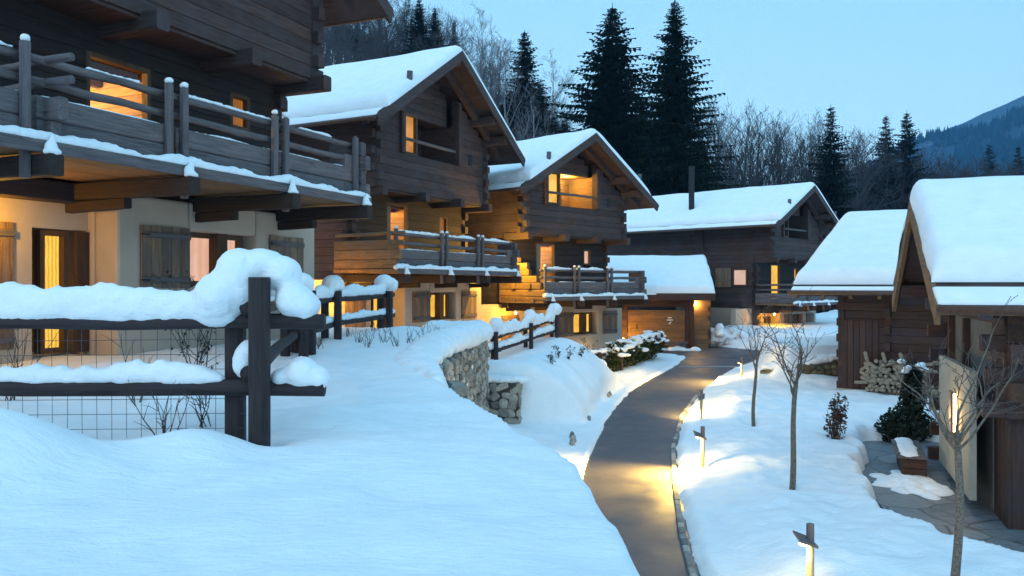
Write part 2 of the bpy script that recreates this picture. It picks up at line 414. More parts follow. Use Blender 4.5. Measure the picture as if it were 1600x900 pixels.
# path
def ribbon(mb, left, right, z):
    n = len(left); o = [(a[0], a[1], z(a[1])) for a in left] + [(a[0], a[1], z(a[1])) for a in right]
    mb.add(o, [(i, i + 1, n + i + 1, n + i) for i in range(n - 1)])
yy = np.arange(.3, 37.2, .35)
mb = MB(); ribbon(mb, [(float(xL(v)) - .35, v) for v in yy], [(float(xR(v)) + .14, v) for v in yy], lambda v: float(zroad(v)))
pz = [(5.8, 37.1), (13.6, 37.1), (15, 38.6), (13.8, 40.4), (11, 44), (8.2, 44.2), (5.8, 42.2)]
mb.add([(a, b, float(zroad(b))) for a, b in pz], [tuple(range(len(pz)))])
struct(mk('asphalt_path', mb, 'asphalt'))
rng = random.Random(3)
mb = MB(); v = 3.0
while v < 26:
    a = Vector((float(xR(v)) + .05, v, 0)); L = rng.uniform(.2, .3); b = Vector((float(xR(v + L)) + .05, v + L, 0)); z = float(zroad(v)) + .03 + rng.uniform(-.006, .008)
    dd = (b - a).normalized() * .008
    mb.bar((a.x + dd.x, a.y + dd.y, z - .045), (b.x - dd.x, b.y - dd.y, z - .045), .09, .1, .012); v += L
struct(mk('granite_kerb', mb, 'granite'))
mb = MB(); mb.add([(a, b, -3.585) for a, b in [(5.2, 9.0), (12.0, 9.0), (12.5, 19.4), (7.2, 19.4)]], [(0, 1, 2, 3)])
struct(mk('slate_paving', mb, 'slate'))
# white band painted across the path
mb = MB(); ya, yb = 33.6, 33.95
mb.add([(float(xL(ya)) + .1, ya, float(zroad(ya)) + .006), (float(xR(ya)) - .1, ya - .2, float(zroad(ya)) + .006), (float(xR(yb)) - .1, yb - .2, float(zroad(yb)) + .006), (float(xL(yb)) + .1, yb, float(zroad(yb)) + .006)], [(0, 1, 2, 3)])
struct(mk('path_drain_strip', mb, 'granite'))

# ------------------------------------------------------------------ timber chalets
def wall_logs(mb, axis, a0, a1, z0, z1, f, th, lh, rng, openings=(), clip=None, ext=(0, 0), alt=0):
    """courses of squared logs; axis 'x' runs along x with its face at y=f, axis 'y' runs along y with its face at x=f"""
    n = max(1, round((z1 - z0) / lh)); lh = (z1 - z0) / n
    for k in range(n):
        za, zb = z0 + k * lh, z0 + (k + 1) * lh; zm = (za + zb) / 2
        e = ext if (k + alt) % 2 == 0 else (ext[0] * .12, ext[1] * .12)
        s0, s1 = a0 - e[0] * rng.uniform(.9, 1.1), a1 + e[1] * rng.uniform(.9, 1.1)
        if clip:
            lo, hi = clip(zb); s0, s1 = max(s0, lo), min(s1, hi)
            if s1 - s0 < .15: continue
        segs = [(s0, s1)]
        for o0, o1, oz0, oz1 in openings:
            if oz0 - .02 < zm < oz1 + .02:
                ns = []
                for p, q in segs:
                    if o0 > p: ns.append((p, min(q, o0)))
                    if o1 < q: ns.append((max(p, o1), q))
                segs = [s for s in ns if s[1] - s[0] > .04]
        off = rng.uniform(-.005, .005)
        for p, q in segs:
            c = f + th / 2 + off
            if axis == 'x': mb.bar((p, c, zm), (q, c, zm), th, lh - .004, .009)
            else: mb.bar((c, p, zm), (c, q, zm), th, lh - .004, .009)

def window(parent, x0, x1, z0, z1, y, pane, fw=.08, dep=.1, mull=0, name='window', sill=None, fmat='frame'):
    mb = MB(); w = fw
    mb.box(x0, x0 + w, y - dep, y + .03, z0, z1); mb.box(x1 - w, x1, y - dep, y + .03, z0, z1)
    mb.box(x0 + w, x1 - w, y - dep, y + .03, z1 - w, z1); mb.box(x0 + w, x1 - w, y - dep, y + .03, z0, z0 + w)
    for i in range(mull):
        c = x0 + (x1 - x0) * (i + 1) / (mull + 1); mb.box(c - w * .6, c + w * .6, y - dep * .8, y + .028, z0 + w, z1 - w)
    fr = mk(name, mb, fmat, parent)
    pb = MB(); pb.add([(x0 + .02, y + .012, z0 + .02), (x1 - .02, y + .012, z0 + .02), (x1 - .02, y + .012, z1 - .02), (x0 + .02, y + .012, z1 - .02)], [(0, 1, 2, 3)])
    mk('pane', pb, pane, fr, normals=False)
    return fr
def shutter(parent, x0, x1, z0, z1, y, rng, tilt=0):
    mb = MB(); n = max(3, int((x1 - x0) / .2))
    for i in range(n):
        a = x0 + (x1 - x0) * i / n; b = x0 + (x1 - x0) * (i + 1) / n - .006
        mb.bar(((a + b) / 2, y - .03, z0 + rng.uniform(0, .01)), ((a + b) / 2, y - .03, z1 - rng.uniform(0, .01)), b - a, .04, .006, up=(0, 1, 0))
    s = mk('shutter', mb, 'shutter', parent)
    for z in (z0 + .14, z1 - .16):
        mb = MB(); mb.bar((x0 + .02, y - .068, z), (x1 - .02, y - .068, z), .035, .1, .012); mk('batten', mb, 'gray_x', s)
        mb = MB(); mb.box(x0 - .05, x0 + .14, y - .094, y - .086, z - .012, z + .012); mk('hinge', mb, 'flue', s)
    return s

def roof_snow(parent, HWl, HWr, A, E, y0, y1, th, rng, seed, inset=.5, thin=.07, bare_left=False):
    """deep snow lying on both slopes, rounded at its edges; thin crust below its lower edge"""
    s_l = (A - E) / HWl; s_r = (A - E) / HWr
    nxx, nyy = 66, max(24, int((y1 - y0) / .16))
    u = np.linspace(-1, 1, nxx); u = np.sign(u) * (1 - (1 - np.abs(u)) ** 1.35)
    xg = np.where(u < 0, u * (HWl - inset), u * (HWr - inset)); yg = y0 + (y1 - y0) * (.5 - .5 * np.cos(np.pi * np.linspace(0, 1, nyy)))
    XX, YY = np.meshgrid(xg, yg)
    ex = np.minimum(XX + (HWl - inset), (HWr - inset) - XX); ey = np.minimum(YY - y0, y1 - YY)
    wob = .09 * fbm(YY * 1.1 + seed, XX * .0 + seed, 3, 3)
    prof = lambda e, r: np.sqrt(np.clip(1 - (1 - np.clip(e / r, 0, 1)) ** 2, 0, 1))
    T = th * prof(ex, .24) * prof(ey, .26) * (1 + .22 * fbm(XX * .7 + seed, YY * .7, 5, 3)) + .025
    rz = A - np.where(XX < 0, -XX * s_l, XX * s_r)
    rid = .10 * np.exp(-(XX / .35) ** 2)
    ZZ = rz + T - rid
    XX = XX + wob * np.clip(1 - ex / .7, 0, 1) * np.sign(XX)
    me = bpy.data.meshes.new('roof_snow'); n = nxx * nyy
    top = np.stack([XX.ravel(), YY.ravel(), ZZ.ravel()], -1)
    ii = np.arange(n).reshape(nyy, nxx); q = np.stack([ii[:-1, :-1], ii[:-1, 1:], ii[1:, 1:], ii[1:, :-1]], -1).reshape(-1, 4)
    bot = top.copy(); bot[:, 2] = (rz + .005).ravel()
    rim = list(ii[0, :]) + list(ii[1:, -1]) + list(ii[-1, -2::-1]) + list(ii[-2:0:-1, 0])
    faces = [tuple(int(v) for v in f) for f in q] + [(int(a), int(a) + n, int(b) + n, int(b)) for a, b in zip(rim, rim[1:] + rim[:1])]
    me.from_pydata([tuple(v) for v in np.concatenate([top, bot])], [], faces); me.validate()
    me.polygons.foreach_set('use_smooth', [True] * len(me.polygons))
    o = mk('roof_snow', me, 'snow', parent)
    # crust on the lowest strip of each slope
    mb = MB()
    for sgn, HW, s in ((-1, HWl, s_l), (1, HWr, s_r)):
        nn = int((y1 - y0) / .25); a = []; b = []; c = []
        for i in range(nn + 1):
            y = y0 + .05 + (y1 - y0 - .1) * i / nn; k = thin * (1 + .5 * mnoise.noise((seed + y * 1.2, sgn, 0)))
            x1_ = HW - .02 + .03 * mnoise.noise((seed + y * 2, sgn, 5)); x0_ = HW - inset + .17
            a.append((sgn * x0_, y, A - x0_ * s + k)); b.append((sgn * (x1_ - .05), y, A - (x1_ - .05) * s + k)); c.append((sgn * x1_, y, A - x1_ * s + .006))
        m = len(a)
        mb.add(a + b + c, [(i, i + 1, m + i + 1, m + i) for i in range(m - 1)] + [(m + i, m + i + 1, 2 * m + i + 1, 2 * m + i) for i in range(m - 1)])
    mk('eave_snow', mb, 'snow', parent, smooth=True)
    return o

LAMPS = []
def lamp(loc, power, color=(1, .60, .20), r=.06, parent=None, spot=None, name='lamp_light'):
    d = bpy.data.lights.new(name, 'SPOT' if spot else 'POINT'); d.energy = power; d.color = color; d.shadow_soft_size = r
    if spot: d.spot_size = R(spot); d.spot_blend = .6
    o = bpy.data.objects.new(name, d); COL.objects.link(o); o.location = loc
    if parent is not None: o.parent = parent
    LAMPS.append(o); return o

def chalet(label, uc, D, th, deck, A=6.85, E=4.2, HWl=4.55, HWr=4.55, depth=9.5, bal=(-4.05, 3.25), posts=(-4.0, -1.5, .75, 3.1), seed=1,
           side='rails', door='lit_orange', upwin='lit_orange', gwin=('lit_yellow', 'lit_yellow'), logg='dark', ground=-2.95, rs=.33, railsnow=True, real_room=False, shift=0, room_w=620):
    rng = random.Random(seed * 17)
    th = R(th); dv = Vector((math.sin(th), math.cos(th), 0)); nv = Vector((math.cos(th), -math.sin(th), 0))
    o = dv * uc - nv * D
    c = thing('chalet', label, 'chalet', (o.x, o.y, deck), R(90) - th, 'timber chalets stepping down the lane')
    XW0, XW1 = -3.3, 3.35; BB = 2.5
    # ---- ground floor of rough plaster
    mb = MB(); gx0, gx1 = -1.05, 4.0; gy = .55; gt = -.22
    gw = (.45, 2.15, -1.68, -.72)     # window opening
    mb.box(gx0, gw[0], gy, gy + .5, ground - 1, gt); mb.box(gw[1], gx1, gy, gy + .5, ground - 1, gt)
    mb.box(gw[0], gw[1], gy, gy + .5, gw[3], gt); mb.box(gw[0], gw[1], gy, gy + .5, ground - 1, gw[2])
    mb.box(gx0, gx0 + .4, gy + .5, depth, ground - 1, gt); mb.box(gx1 - .4, gx1, gy + .5, depth, ground - 1, gt)
    g = mk('plaster_wall', mb, 'plaster', c)
    bv = g.modifiers.new('soft', 'BEVEL'); bv.width = .05; bv.segments = 2; bv.limit_method = 'ANGLE'
    wm = (gw[0] + gw[1]) / 2 + .05
    window(c, gw[0], wm, gw[2], gw[3], gy + .33, gwin[0], .09)
    window(c, wm, gw[1] - .12, gw[2], gw[3], gy + .33, gwin[1], .09)
    mb = MB(); mb.box(wm - .13, wm + .13, gy + .1, gy + .3, gw[2], gw[3]); mk('window_post', mb, 'frame', c)
    shutter(c, -.62, .42, -1.72, -.68, gy, rng); shutter(c, 2.5, 3.55, -1.72, -.68, gy, rng)
    # ---- recessed bay under the balcony with the glazed garden door
    mb = MB(); by = 1.2
    mb.box(-5.2, -2.0, by, by + .3, ground - 1, -.3); mb.box(-2.0, -1.06, by, by + .3, -.8, -.3)
    if side != 'tall': mb.box(-3.28, -2.98, by + .3, depth - .01, ground - 1, -.32)
    mk('bay_wall', mb, 'plaster', c)
    fr = window(c, -1.78, -1.3, -2.72, -.82, by + .22, 'lit_yellow', .08, name='garden_door')
    mb = MB(); mb.box(-1.28, -1.06, by - .05, by + .02, -2.72, -.82); mk('door_leaf', mb, 'red_z', c)
    shutter(c, -3.3, -2.3, -2.6, -.75, by, rng)
    mb = MB(); mb.box(-4.4, -1.05, -.5, by, ground - .05, ground + .04); mk('terrace_step', mb, 'granite', c)
    # ---- first floor of logs, shade behind the balcony painted into their colour
    mb = MB(); fy = .92
    dx = (-1.55 + shift, -.3 + shift, .02, 2.25 - shift); wx = (1.6 + shift, 2.15 + shift, 1.35, 2.05)
    wall_logs(mb, 'x', XW0, XW1, -.02, BB, fy, .2, .25, rng, [dx, wx], None, (.17, .2))
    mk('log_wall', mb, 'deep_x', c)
    if real_room:
        rb = MB(); a0, a1, b0, b1, z0, z1 = -2.9, 1.2, fy + .21, fy + 4.2, .0, 2.38
        rb.add([(a0, b0, z0), (a1, b0, z0), (a1, b1, z0), (a0, b1, z0), (a0, b0, z1), (a1, b0, z1), (a1, b1, z1), (a0, b1, z1)],
               [(0, 1, 2, 3), (7, 6, 5, 4), (1, 5, 6, 2), (2, 6, 7, 3), (3, 7, 4, 0)])
        mk('room', rb, 'warm_x', c, normals=False)
        fb = MB(); wall_logs(fb, 'x', a0, a1, z0, z1, b1 - .06, .05, .2, rng); mk('room_panelling', fb, 'warm_x', c)
        fb = MB(); wall_logs(fb, 'y', b0, b1 - .07, z0, z1, a1 - .06, .05, .2, rng); mk('room_panelling', fb, 'warm_y', c)
        for q in range(4):
            fb = MB(); fb.bar((a0, b0 + .5 + q * .95, z1 - .1), (a1 - .1, b0 + .5 + q * .95, z1 - .1), .16, .18, .02); mk('ceiling_beam', fb, 'log_x', c)
        fb = MB(); fb.box(a0 + 1.9, a0 + 3.2, b1 - .5, b1 - .08, .0, 1.0); mk('sideboard', fb, 'red_x', c)
        fb = MB(); fb.box(a0 + 2.2, a0 + 3.0, b1 - .1, b1 - .075, 1.25, 1.85); mk('picture', fb, 'plaster_pale', c)
        fb = MB(); fb.tube([(a1 - 1.2, b0 + 1.9, 1.55), (a1 - 1.2, b0 + 1.9, 1.8)], [.2, .12], 14, False); mk('lamp_shade', fb, 'lit_yellow', c, smooth=True, normals=False)
        if room_w < 600:
            cv = []; nn = 60
            for q in range(nn + 1):
                xx = dx[0] - .15 + .85 * q / nn; yy = fy + .36 + .035 * math.sin(q * 1.15) + .01 * math.sin(q * 2.7); cv += [(xx, yy, .06), (xx, yy, 2.3)]
            fb = MB(); fb.add(cv, [(2 * q, 2 * q + 2, 2 * q + 3, 2 * q + 1) for q in range(nn)]); mk('curtain', fb, 'curtain', c, smooth=True, normals=False)
        lamp((a1 - 1.0, b1 - .8, 1.5), room_w * .45, (1, .7, .2), .12, c)
        window(c, dx[0], dx[1], dx[2], dx[3], fy + .1, 'glass', .07, name='terrace_door')
        lamp((-.9, fy + 2.4, 2.1), room_w, (1, .56, .18), .15, c)
        mb = MB(); mb.box(dx[1] + .02, dx[1] + .62, fy + .05, fy + .2, .02, 2.2); mk('side_glass', mb, 'glass_dark', c)
    else:
        window(c, dx[0], dx[1], dx[2], dx[3], fy + .1, door, .1, name='terrace_door')
    window(c, wx[0], wx[1], wx[2], wx[3], fy + .1, upwin, .08)
    # ---- upper storey jutting out, gable with loggia
    under = lambda z, k: (A - .22 - z) / ((A - E) / k)
    clip = lambda z: (-under(z, HWl), under(z, HWr))
    LX0, LX1, LZ0, LZ1 = -1.9, 1.3, BB + 1.25, BB + 2.5
    zplate = A - .22 - (A - E) / HWr * 3.35
    mb = MB()
    wall_logs(mb, 'x', XW0, XW1, BB, A - .3, 0, .2, .25, rng, [(LX0, LX1, LZ0, 99)], clip, (.17, .2))
    mk('gable_wall', mb, 'log_x', c)
    mb = MB()
    wall_logs(mb, 'y', -.0, depth, BB, zplate, XW0, .2, .25, rng, (), None, (.17, .2), 1)
    wall_logs(mb, 'y', -.0, depth, BB, zplate, XW1 - .2, .2, .25, rng, (), None, (.17, .2), 1)
    wall_logs(mb, 'y', fy, depth, -.3 if side != 'tall' else ground, BB, XW0, .2, .25, rng, (), None, (.15, .1), 1)
    wall_logs(mb, 'y', fy, depth, -.3, BB, XW1 - .2, .2, .25, rng, (), None, (.15, .1), 1)
    mk('side_wall', mb, 'log_y', c)
    mb = MB(); wall_logs(mb, 'x', XW0, XW1, ground, zplate, depth, .2, .25, rng); mk('back_wall', mb, 'log_x', c)
    mb = MB(); mb.box(XW0 + .05, XW1 - .05, .05, fy + .2, BB - .06, BB - .005); mk('soffit', mb, 'log_y', c)
    # loggia
    mb = MB(); wall_logs(mb, 'x', LX0, LX1, LZ1 + .12, A - .3, .42, .12, .25, rng, (), clip); mk('loggia_gable', mb, 'log_x', c)
    mb = MB(); wall_logs(mb, 'x', LX0 + .8, LX1, LZ0 - .3, LZ1 + .12, 1.5, .12, .25, rng, [])
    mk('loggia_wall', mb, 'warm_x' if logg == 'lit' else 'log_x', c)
    mb = MB(); mb.box(LX0 - .12, LX0, .2, 1.6, LZ0 - .3, LZ1 + .12); mb.box(LX1, LX1 + .12, .2, 1.6, LZ0 - .3, LZ1 + .12)
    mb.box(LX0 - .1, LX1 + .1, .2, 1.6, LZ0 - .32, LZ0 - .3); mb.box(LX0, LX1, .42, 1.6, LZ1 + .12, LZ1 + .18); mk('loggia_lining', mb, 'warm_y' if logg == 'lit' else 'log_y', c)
    window(c, LX0 + .0, LX0 + .95, LZ0 - .0, LZ1 + .1, .2, {'lit': 'lit_yellow', 'dim': 'lit_orange'}.get(logg, 'glass_dark'), .09)
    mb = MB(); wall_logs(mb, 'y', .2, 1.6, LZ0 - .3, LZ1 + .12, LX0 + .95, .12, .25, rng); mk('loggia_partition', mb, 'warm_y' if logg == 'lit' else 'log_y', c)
    if logg == 'lit': window(c, LX0 + 2.1, LX0 + 2.6, LZ0 + .3, LZ1 - .25, 1.48, 'lit_deep', .08)
    mb = MB(); mb.bar((LX0 - .09, -.02, LZ0 - .02), (LX0 - .09, -.02, A - .5 - (A - E) / HWl * 2.0), .2, .2, .02); mk('loggia_post', mb, 'log_z', c)
    mb = MB(); mb.bar((LX1 + .09, -.02, LZ0 - .02), (LX1 + .09, -.02, A - .45 - (A - E) / HWr * 1.4), .2, .2, .02)
    mk('loggia_post', mb, 'log_z', c)
    mb = MB(); mb.bar((LX0, .06, LZ0 + .48), (LX1, .06, LZ0 + .48), .07, .1, .02); mk('loggia_rail', mb, 'gray_x', c)
    if logg == 'lit': lamp((.4, .9, LZ1 - .05), 140, (1, .62, .13), .08, c)
    if logg == 'dim': lamp((LX0 + 1.3, 1.0, LZ1 - .1), 3, (1, .5, .12), .08, c)
    mb = MB(); mb.box(2.1, 2.35, -.012, .05, LZ0 + .1, LZ0 + .5); mk('vent_slot', mb, 'flue', c)
    # corbels and beam ends under the jut
    for x in (XW0 + .1, -.95, 1.2, XW1 - .1):
        mb = MB(); mb.bar((x, -.32 + rng.uniform(-.05, .05), BB - .09), (x, fy + .1, BB - .09), .26, .3, .03); mk('corbel', mb, 'log_y', c)
    # ---- roof
    y0, y1 = -1.0, depth + .6
    mb = MB()
    for sg, HW in ((-1, HWl), (1, HWr)):
        mb.prism([(0, y0 + .02, A), (sg * HW, y0 + .02, E), (sg * HW, y0 + .02, E - .1), (0, y0 + .02, A - .12)], (0, y1 - y0 - .04, 0))
    roof = mk('roof', mb, 'log_y', c)
    for sg, HW in ((-1, HWl), (1, HWr)):
        s = (A - E) / HW
        mb = MB(); mb.prism([(sg * .0, y0 - .05, A + .02), (sg * (HW + .03), y0 - .05, E + .0), (sg * (HW - .06), y0 - .05, E - .3), (sg * .0, y0 - .05, A - .32)], (0, .07, 0))
        mk('bargeboard', mb, 'log_x', roof)
        mb = MB(); mb.prism([(0, -.32, A - .13), (sg * (HW - .4), -.32, E - .13 + .4 * s), (sg * (HW - .46), -.32, E - .36 + .4 * s), (0, -.32, A - .38)], (0, .2, 0))
        mk('rafter', mb, 'log_x', roof)
        mb = MB(); mb.tube([(sg * (HW + .07), y0 + .0, E - .07), (sg * (HW + .07), y1, E - .07)], .065, 8); mk('gutter', mb, 'copper', roof)
    for x in (0, -HWl * .52, HWr * .52, XW0 + .1, XW1 - .1):
        zz = A - .32 - (A - E) * abs(x) / (HWl if x < 0 else HWr)
        mb = MB(); mb.bar((x, y0 + .08, zz), (x, 1.2, zz), .24, .3, .03); mk('purlin', mb, 'log_y', c)
    roof_snow(roof, HWl, HWr, A, E, y0 - .04, y1, rs, rng, seed * 7.3)
    for sg, HW, t in ((-1, HWl, .62), (1, HWr, .72)):
        x = sg * HW * t; zz = A - (A - E) * t
        mb = MB(); mb.bar((x, y0 + .12, zz), (x + .02, y0 + .1, zz + rs + .2), .17, .17, .05, up=(0, 1, 0)); mb.bar((x + .02, y0 + .2, zz + .12), (x + .02, y0 + .5, zz + .12), .1, .1, .02); mk('snow_stop_log', mb, 'gray_y', roof)
    # ---- balcony
    b0, b1 = bal; yb = -1.15
    mb = MB(); n = 9
    for i in range(n):
        ya = -1.42 + i * (fy + 1.42) / n; mb.box(b0 - .1, b1 + .1, ya, ya + (fy + 1.42) / n - .008, -.1, -.0 if i else .0)
    bl = mk('balcony', mb, 'warm_x', c)
    mb = MB(); mb.bar((b0 - .1, -1.445, -.055), (b1 + .1, -1.445, -.055), .05, .15, .008); mk('deck_edge', mb, 'gray_x', bl)
    brk = list(posts)
    for a, b in zip(brk[:-1], brk[1:]):
        mb = MB()
        for k in range(2): mb.bar((a + .04, yb + rng.uniform(-.01, .01), .17 + k * .28), (b - .04, yb + rng.uniform(-.01, .01), .17 + k * .28), .12, .272, .018)
        mk('parapet_plank', mb, 'gray_x', bl)
        for z in (.76, 1.03):
            mb = MB(); rail(mb, (a - .12, yb + .02, z), (b + .12, yb + .02, z), .055, rng); mk('rail', mb, 'gray_x', bl, smooth=True)
    pl = []
    for i, x in enumerate(brk):
        pl += [x] if i in (0, len(brk) - 1) else [x - .14] if (side == 'cont' and i == 1) else [x - .14, x + .14]
    for i, x in enumerate(pl):
        if side == 'cont' or i < len(pl) - 1:
            mb = MB(); low = -.42 if 0 < i < len(pl) - 1 and i % 2 else -.0
            mb.bar((x, yb - .115, low), (x, yb - .115, 1.15 + rng.uniform(-.02, .03)), .11, .11, .028)
            mb.bar((x, yb - .115, 1.13), (x, yb - .115, 1.19), .07, .07, .025); mk('post', mb, 'gray_z', bl)
    # log ends where the front and the side balustrade cross
    mb = MB(); x = b1
    for k in range(4):
        z = .15 + k * .27
        if k % 2 == 0: mb.bar((x - .45, yb, z), (x + .3, yb, z), .15, .27, .02)
        mb.bar((x, yb - .3 + .1 * (k % 2), z), (x, yb + .55, z), .15, .27, .02)
    mk('log_end', mb, 'gray_y', bl)
    mb = MB()
    for k in range(2): mb.bar((b1, yb + .1, .17 + k * .28), (b1, fy, .17 + k * .28), .12, .27, .018)
    mk('parapet_plank', mb, 'gray_y', bl)
    xs_ = b0 if side != 'cont' else -3.56
    if side == 'logs':
        mb = MB()
        for k, (z, ye) in enumerate([(-.1, -1.32), (.16, -1.36), (.43, -1.15), (.69, -.95), (.95, -.55), (1.2, -.45), (1.45, .12)]):
            mb.bar((xs_, ye, z), (xs_, fy + .1, z), .17, .255, .025)
            if k % 2 == 0: mb.bar((xs_ - .16, ye + .55, z), (xs_ + .2, ye + .55, z), .17, .2, .02); mb.bar((xs_ - .16, .2, z), (xs_ + .2, .2, z), .17, .2, .02)
        mk('log_stack', mb, 'warm_y', bl)
    else:
        mb = MB()
        for k in range(3 if side == 'rails' else 2): mb.bar((xs_, yb - (.32 if k % 2 else .2), .15 + k * .28), (xs_, fy, .15 + k * .28), .13, .272, .018)
        mk('parapet_plank', mb, 'warm_y' if side == 'rails' else 'gray_y', bl)
        for z in (.74, 1.01):
            mb = MB(); rail(mb, (xs_ + .03, yb - .42, z + .03), (xs_ + .03, fy, z), .055, rng); mk('rail', mb, 'warm_y' if side == 'rails' else 'gray_y', bl, smooth=True)
    # joists
    for i, x in enumerate(brk):
        xx = x + (.18 if i == 0 else 0)
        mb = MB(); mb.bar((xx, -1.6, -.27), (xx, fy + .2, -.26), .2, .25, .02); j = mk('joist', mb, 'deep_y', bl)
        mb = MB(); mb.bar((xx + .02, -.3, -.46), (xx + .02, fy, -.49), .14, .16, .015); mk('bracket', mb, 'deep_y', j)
        sb = MB(); hk = rng.uniform(.55, 1.1); sb.ell((xx, -1.53, -.12), (.12, .09, .05), 8, 5); sb.ell((xx + rng.uniform(-.03, .03), -1.52, -.07), (.085, .065, .10 * hk), 8, 5); sb.ell((xx + rng.uniform(-.03, .03), -1.5, -.0), (.05, .05, .11 * hk), 8, 5)
        lump(mk('snow_cap', sb, 'snow', j), .018, 3)
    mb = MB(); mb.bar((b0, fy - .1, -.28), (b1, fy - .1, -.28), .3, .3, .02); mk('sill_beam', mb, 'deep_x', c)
    if side == 'cont':
        pass
    # snow along ledge and rails
    sb = MB(); snow_on(sb, (b0 - .05, -1.36, 0), (b1 + .05, -1.36, 0), .23, .14, rng, .07, .45)
    for x in brk: sb.ell((x, -1.36, .06), (.2, .1, .09), 8, 5)
    lump(mk('ledge_snow', sb, 'snow', bl), .026, 4)
    sb = MB()
    for a, b in zip(brk[:-1], brk[1:]):
        t0, t1 = rng.uniform(0, .4), rng.uniform(.6, 1)
        if railsnow: t0, t1 = rng.uniform(.0, .08), rng.uniform(.85, 1)
        A_, B_ = Vector((a, yb + .02, 1.08)), Vector((b, yb + .02, 1.08))
        snow_on(sb, A_.lerp(B_, t0), A_.lerp(B_, t1), .1, .085 if railsnow else .05, rng, .06, .6)
        snow_on(sb, (a + .1, yb, .58), (b - .1, yb, .58), .09, .03, rng, .06, .5)
    for x in pl[:-1]: sb.ell((x, yb - .115, 1.20), (.065, .065, .05), 8, 5)
    lump(mk('rail_snow', sb, 'snow', bl), .02, 3)
    return c

C1 = chalet('nearest chalet at the left edge, cut off by the frame above its long balcony', 10.28, 10.1, 23, 1.66, bal=(-6.8, 2.98), posts=(-6.8, -3.75, -1.62, .62, 2.82), shift=.25, seed=1,
            side='cont', upwin='lit_deep', gwin=('pink_pane', 'pink_pane'), logg='off', railsnow=False, real_room=True)
C2 = chalet('middle chalet with a dark loggia under its gable, right behind the nearest one', 22.85, 15.05, 28, .45, A=7.3, E=4.35, seed=2, side='rails',
            door='lit_orange', upwin='lit_deep', logg='dim', real_room=True, room_w=590, posts=(-4.0, -1.45, .8, 3.1))
C3 = chalet('smaller looking chalet with brightly lit loggia and yellow lit log stack on its balcony', 26.35, 21.35, 43.6, -.48, A=6.7, E=4.1, seed=3, side='logs',
            door='pink_pane', upwin='pink_pane', logg='lit', real_room=True, room_w=520, posts=(-3.45, -1.55, .6, 2.85), bal=(-3.5, 2.95))
C4 = chalet('rear chalet with a long snowy roof and a black flue pipe, beyond the garage', 45.75, 19.9, 43, -1.03, A=6.73, E=4.25, HWl=5.0, depth=11.5, seed=4, side='tall',
            door='lit_yellow', upwin='lit_yellow', gwin=('lit_yellow', 'lit_orange'), logg='off', posts=(-3.3, -1.3, .8, 2.9), bal=(-3.4, 3.0), ground=-2.9)
# rear chalet: side window facing the lane, plaster corner, flue, downpipe
def turned_window(parent, y0, y1, z0, z1, x, pane):
    mb = MB(); w = .09
    mb.box(x - .06, x + .02, y0, y0 + w, z0, z1); mb.box(x - .06, x + .02, y1 - w, y1, z0, z1); mb.box(x - .06, x + .02, y0 + w, y1 - w, z0, z0 + w); mb.box(x - .06, x + .02, y0 + w, y1 - w, z1 - w, z1)
    fr = mk('window', mb, 'frame', parent)
    mk('pane', MB().add([(x - .03, y0 + .02, z0 + .02), (x - .03, y1 - .02, z0 + .02), (x - .03, y1 - .02, z1 - .02), (x - .03, y0 + .02, z1 - .02)], [(0, 1, 2, 3)]), pane, fr, normals=False)
turned_window(C4, 1.45, 2.35, .95, 1.95, -3.32, 'lit_pale')
mb = MB()
for i in range(5): mb.bar((-3.36, 2.55 + i * .2, .9), (-3.36, 2.55 + i * .2, 2.0), .19, .05, .008, up=(1, 0, 0))
mk('shutter', mb, 'shutter', C4)
mb = MB(); mb.box(-3.5, -3.3, 2.2, 6.0, -3.4, -.3); mb.box(-3.56, -2.6, 2.0, 2.3, -3.4, -.3); mk('plaster_corner', mb, 'plaster', C4)
mb = MB(); mb.tube([(-3.42, 4.2, -.3), (-3.42, 4.2, 4.6)], .05, 8); mk('downpipe', mb, 'copper', C4, smooth=True)
mb = MB(); mb.tube([(-3.05, 5.2, 4.7), (-3.05, 5.2, 8.05)], .17, 12); mb.tube([(-3.05, 5.2, 8.02), (-3.05, 5.2, 8.12)], .2, 12); mk('flue_pipe', mb, 'flue', C4, smooth=False)
lamp((-3.1, -1.1, -1.8), 14, parent=C1) if False else None
# warm lamps of the chalets
def wall_lamp(parent, x, y, z, power, col=(1, .62, .2), r=.05):
    mb = MB(); mb.ell((0, 0, 0), (.05, .05, .06), 10, 6); mb.v = [(a + x, b + y, c_ + z) for a, b, c_ in mb.v]
    b = mk('wall_lamp', mb, 'glow', parent, smooth=True)
    k = MB(); k.box(x - .06, x + .06, y - .06, y + .06, z + .07, z + .1); mk('lamp_cap', k, 'metal_dark', b)
    b.visible_shadow = True
    lamp((x, y, z - .12), power, col, r, parent)
wall_lamp(C1, -3.0, .7, -.62, 58, (1, .50, .015))
wall_lamp(C2, -3.9, .5, -.62, 100, (1, .49, .025))
wall_lamp(C2, -4.9, .5, -.55, 62, (1, .49, .025))
wall_lamp(C2, -4.6, 3.0, .6, 40, (1, .49, .025))
wall_lamp(C3, -4.5, -.35, 1.75, 480, (1, .60, .06))
wall_lamp(C3, -3.2, .5, -.62, 80, (1, .49, .025))
wall_lamp(C3, .9, .35, -2.5, 40, (1, .66, .2))
wall_lamp(C4, -2.6, .2, -.62, 90, (1, .49, .025))
wall_lamp(C4, 3.0, .3, -2.3, 45, (1, .7, .25))

